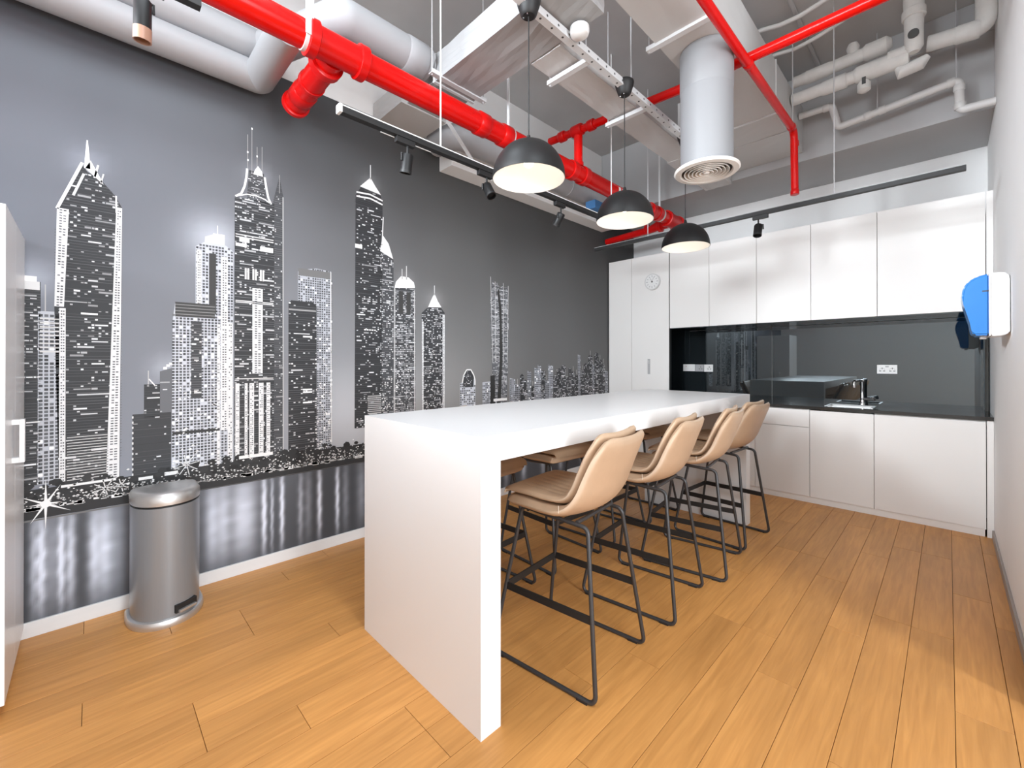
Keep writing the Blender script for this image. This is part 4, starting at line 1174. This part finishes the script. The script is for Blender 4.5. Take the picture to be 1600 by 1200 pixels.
tag(bx('pipe_boxing', 'wallw', None, XM + 0.0005, -2.90, 2.15, YK - 0.15, 2.955, 3.192, 0.003), 'white boxing along the top of the mural behind the track rail', 'boxing')
tag(bx('blue_tag', 'bluebox', None, -2.66, -2.54, 3.70, 3.90, 2.90, 2.985, 0.004), 'small blue box among the pipes behind the middle pendant', 'box')
stt = thing('pipe_strut', 'pale slanted steel strut between the red pipe and the mural', 'strut', (-2.60, 2.03, 2.97))
bm = bmesh.new(); box(bm, -0.015, 0.015, -0.20, 0.20, -0.004, 0.004, 0, Matrix.Rotation(R(-42), 4, 'X')); obj('flat_bar', bm, 'galv', stt)

# ------------------------------------------------------------------ track lights
def spot(label, loc, tilt, az, group, amber=False, s=1.0, hl=1.0):
    """loc = point on the underside of the rail"""
    o = thing('spot_lamp', label, 'lamp', loc, az, group)
    bx('adapter', 'black', o, -0.014 * s, 0.014 * s, -0.055 * s, 0.055 * s, -0.030 * s, 0.0, 0.002)
    tube('stem', 'black', o, [(0, -0.015 * s, -0.03 * s), (0, -0.015 * s, -0.075 * s)], 0.006 * s, 10)
    rot = Matrix.Translation((0, -0.015 * s, -0.085 * s)) @ Matrix.Rotation(tilt, 4, 'Y')
    def cyl(name, m, prof, par):
        bm = bmesh.new(); lathe(bm, prof, 28)
        bmesh.ops.transform(bm, matrix=rot, verts=bm.verts)
        return obj(name, bm, m, par, True)
    r_ = 0.030 * s
    hd_ = cyl('head', 'blackm', [(0.0, 0.012 * s), (r_ * 0.85, 0.012 * s), (r_, 0.004 * s), (r_, -0.082 * s * hl), (r_ * 0.9, -0.082 * s * hl), (r_ * 0.88, -0.066 * s * hl), (0.0, -0.066 * s * hl)], o)
    cyl('rim', 'amber' if amber else 'black', [(r_ * 1.0, -0.070 * s * hl), (r_ * 1.03, -0.070 * s * hl), (r_ * 1.03, -(0.105 if amber else 0.085) * s * hl), (r_ * 0.9, -(0.105 if amber else 0.085) * s * hl), (r_ * 0.9, -0.070 * s * hl)], hd_)
    tube('yoke', 'black', o, [(0, -0.015 * s, -0.07 * s), (0.0, 0.020 * s, -0.078 * s), (0, 0.020 * s, -0.115 * s)], 0.005 * s, 8)
    return o
TRX, TRZ = -2.0, 2.482
tr = thing('track_rail', 'black track rail with white top hung in front of the mural', 'track light', (TRX, 2.2, TRZ))
bx('rail', 'black', tr, -0.018, 0.018, -1.365, 1.10, 0.0, 0.030, 0.001)
bx('top_strip', 'plastic', tr, -0.018, 0.018, -1.365, 1.10, 0.030, 0.036, 0.001)
bx('end_cap', 'plastic', tr, -0.020, 0.020, -1.375, -1.360, -0.002, 0.037, 0.001)
bx('cover_strip', 'plastic', tr, -0.0195, -0.0145, -1.15, -0.85, -0.0035, -0.0005)
bx('cover_strip', 'plastic', tr, -0.0195, -0.0145, -0.70, 0.90, -0.0035, -0.0005)
for yr in (-0.795, 0.95):
    tube('hanger_rod', 'plastic', tr, [(0, yr, 0.036), (0, yr, ZS - TRZ)], 0.0045, 8)
spot('black spot lamp on the mural rail, farthest from the pendants', (TRX, 1.18, TRZ), R(-14), R(180), 'spot lamps on the mural rail')
spot('black tilted spot lamp on the mural rail just left of the near pendant', (TRX, 1.735, TRZ), R(32), R(180), 'spot lamps on the mural rail')
spot('black tilted spot lamp on the mural rail between the first two pendants', (TRX, 2.46, TRZ), R(-35), R(180), 'spot lamps on the mural rail')
tr2 = thing('track_rail', 'short black track rail above the tall white cabinet at the left edge', 'track light', (TRX, -0.5, 2.66))
bx('rail', 'black', tr2, -0.018, 0.018, -1.2, 0.80, 0.0, 0.030, 0.001)
for yr in (-0.8, 0.5):
    tube('hanger_rod', 'plastic', tr2, [(0, yr, 0.030), (0, yr, ZS - 2.66)], 0.0045, 8)
spot('large black spot lamp with a copper rim at the top left', (TRX, 0.145, 2.66), R(6), R(0), 'spot lamp at the top left', True, 0.86, 1.45)
KTY, KTZ = 3.80, 2.478
kt = thing('track_rail', 'long black track rail hung in front of the kitchen wall cabinets', 'track light', (-1.25, KTY, KTZ))
bx('rail', 'black', kt, -1.36, 1.33, -0.018, 0.018, 0.0, 0.030, 0.001)
bx('top_strip', 'greyp', kt, -1.36, 1.33, -0.018, 0.018, 0.0302, 0.034, 0.0005)
for xr_ in (-0.76, 0.68):
    tube('hanger_rod', 'rod', kt, [(xr_, 0, 0.034), (xr_, 0, ZS - KTZ)], 0.0038, 8)
spot('black spot lamp on the kitchen rail in front of the wall cabinets', (-1.045, KTY, KTZ), R(-18), R(-90), 'spot lamp on the kitchen rail')

# ------------------------------------------------------------------ pipes by the kitchen beam, right
p1 = thing('cloth_insulated_pipe', 'upper white cloth-wrapped pipe beside the kitchen beam', 'pipe', (-0.915, 4.25, 3.675))
tube('wrap', 'insw', p1, [(0, 0, 0), (0.30, 0, 0.005), (0.48, 0, 0.01)], [0.044, 0.046, 0.046], 18)
tube('wrap_bulge', 'insw', p1, [(0.08, 0, 0), (0.10, 0, 0), (0.25, 0, 0.003), (0.27, 0, 0.003)], [0.044, 0.052, 0.050, 0.045], 18)
tube('wrap_bulge', 'insw', p1, [(0.46, 0, 0.01), (0.48, 0, 0.01), (0.60, 0, 0.012), (0.63, 0, 0.012)], [0.046, 0.060, 0.060, 0.030], 18)
tube('valve', 'insw', p1, [(0.40, 0.0, 0.02), (0.40, -0.01, 0.085), (0.40, -0.01, 0.115)], [0.03, 0.042, 0.03], 14)
p2 = thing('cloth_insulated_pipe', 'lower white cloth-wrapped pipe beside the kitchen beam', 'pipe', (-0.915, 4.20, 3.505))
tube('wrap', 'insw', p2, [(0, 0, 0), (0.42, 0, 0.005)], 0.046, 18)
tube('wrap_bulge', 'insw', p2, [(0.20, 0, 0), (0.22, 0, 0), (0.36, 0, 0.003), (0.37, 0, 0.003)], [0.046, 0.053, 0.056, 0.046], 18)
tube('wrap_bulge', 'insw', p2, [(0.41, 0, 0.003), (0.43, 0, 0.005), (0.72, 0, 0.007), (0.725, 0, 0.007)], [0.046, 0.062, 0.062, 0.055], 18)
tube('valve', 'insw', p2, [(0.47, 0, -0.04), (0.47, 0, -0.075), (0.47, 0, -0.125), (0.47, 0, -0.14)], [0.018, 0.042, 0.042, 0.022], 14)
bx('valve_lever', 'dark', p2, 0.462, 0.485, -0.046, -0.040, -0.095, -0.045)
tube('valve', 'insw', p2, [(0.66, 0, -0.05), (0.68, 0, -0.09), (0.78, 0, -0.075), (0.82, 0, -0.04)], [0.02, 0.045, 0.045, 0.02], 14)
p3 = thing('cloth_insulated_riser', 'white cloth-wrapped vertical pipe with a black gauge by the right wall', 'pipe', (-0.165, 4.15, 3.53))
tube('wrap', 'insw', p3, [(0, 0, -0.03), (0, 0, 0.0), (0, 0, 0.12), (0, 0, ZS - 3.534)], [0.03, 0.052, 0.052, 0.058], 18)
tube('gauge', 'dark', p3, [(0.0, -0.045, 0.075), (0.0, -0.062, 0.073)], 0.030, 20)
ring_between('cuff', 'insw', p3, (0, 0, 0.24), (0, 0, 1), 0.066, 0.03, 18)
tube('side_branch', 'insw', p3, [(-0.14, 0.02, 0.01), (-0.06, 0.02, 0.01), (0, 0, 0.01)], 0.040, 16)
p4 = thing('cloth_insulated_elbow', 'white cloth-wrapped elbow pipe beside the right wall', 'pipe', (-0.10, 4.30, 3.60))
tube('wrap', 'insw', p4, [(0, 0, 0), (0.285, 0, -0.03), (0.285, -0.02, ZS - 3.604)], 0.053, 18, 0.05, 6)
ring_between('cuff', 'insw', p4, (0.20, 0, -0.022), (1, 0, -0.1), 0.059, 0.06, 18)
cp = thing('condensate_pipe', 'thin pale zigzag drain pipe below the cloth-wrapped pipes', 'pipe', (-0.96, 4.45, 3.475))
C0 = Vector((-0.96, 4.45, 3.475))
path = [(-0.915, 4.45, 3.472), (-0.680, 4.45, 3.464), (-0.640, 4.45, 3.268), (-0.355, 4.45, 3.296), (0.058, 4.45, 3.338), (0.064, 4.45, 3.120), (0.236, 4.45, 3.112)]
tube('pipe', 'pvc', cp, [Vector(p) - C0 for p in path], 0.0265, 16, 0.03, 5)
for (p, d) in (((-0.72, 4.45, 3.465), (1, 0, 0)), ((-0.45, 4.45, 3.287), (1, 0, 0.1)), ((-0.36, 4.45, 3.296), (1, 0, 0.1)), ((0.02, 4.45, 3.334), (1, 0, 0.1)), ((0.06, 4.45, 3.28), (0, 0, 1)), ((0.063, 4.45, 3.15), (0, 0, 1))):
    ring_between('fitting', 'pvc', cp, Vector(p) - C0, d, 0.0315, 0.022, 16)
for xx, zz in ((-0.39, 3.31), (0.045, 3.35)):
    tube('hanger_rod', 'rod', cp, [Vector((xx, 4.45, zz)) - C0, Vector((xx, 4.45, ZS)) - C0], 0.004, 8)
cd = thing('ceiling_conduit', 'grey conduit on the slab running towards the kitchen beam', 'conduit', (-0.79, 3.4, 3.90))
tube('conduit', 'beam', cd, [(0, -1.0, 0), (0, 1.22, 0)], 0.016, 10)
cb = thing('ceiling_cable', 'grey flexible cable sagging under the slab, the nearer of two', 'cable', (-1.0, 3.66, 3.85))
tube('sheath', 'pvc', cb, [(-0.1, 0.0, -0.01), (0.0, 0, 0), (0.12, 0.03, -0.01), (0.24, 0.05, 0.0), (0.45, 0.02, 0.015), (0.9, -0.02, 0.03)], 0.016, 10, 0.08, 5)
cb = thing('ceiling_cable', 'grey flexible cable sagging under the slab, the farther of two', 'cable', (-1.0, 4.02, 3.85))
tube('sheath', 'pvc', cb, [(-0.1, 0.0, -0.015), (0.0, 0, -0.01), (0.14, 0.03, -0.015), (0.28, 0.03, 0.0), (0.45, 0.0, 0.02), (0.60, -0.06, 0.03)], 0.015, 10, 0.08, 5)
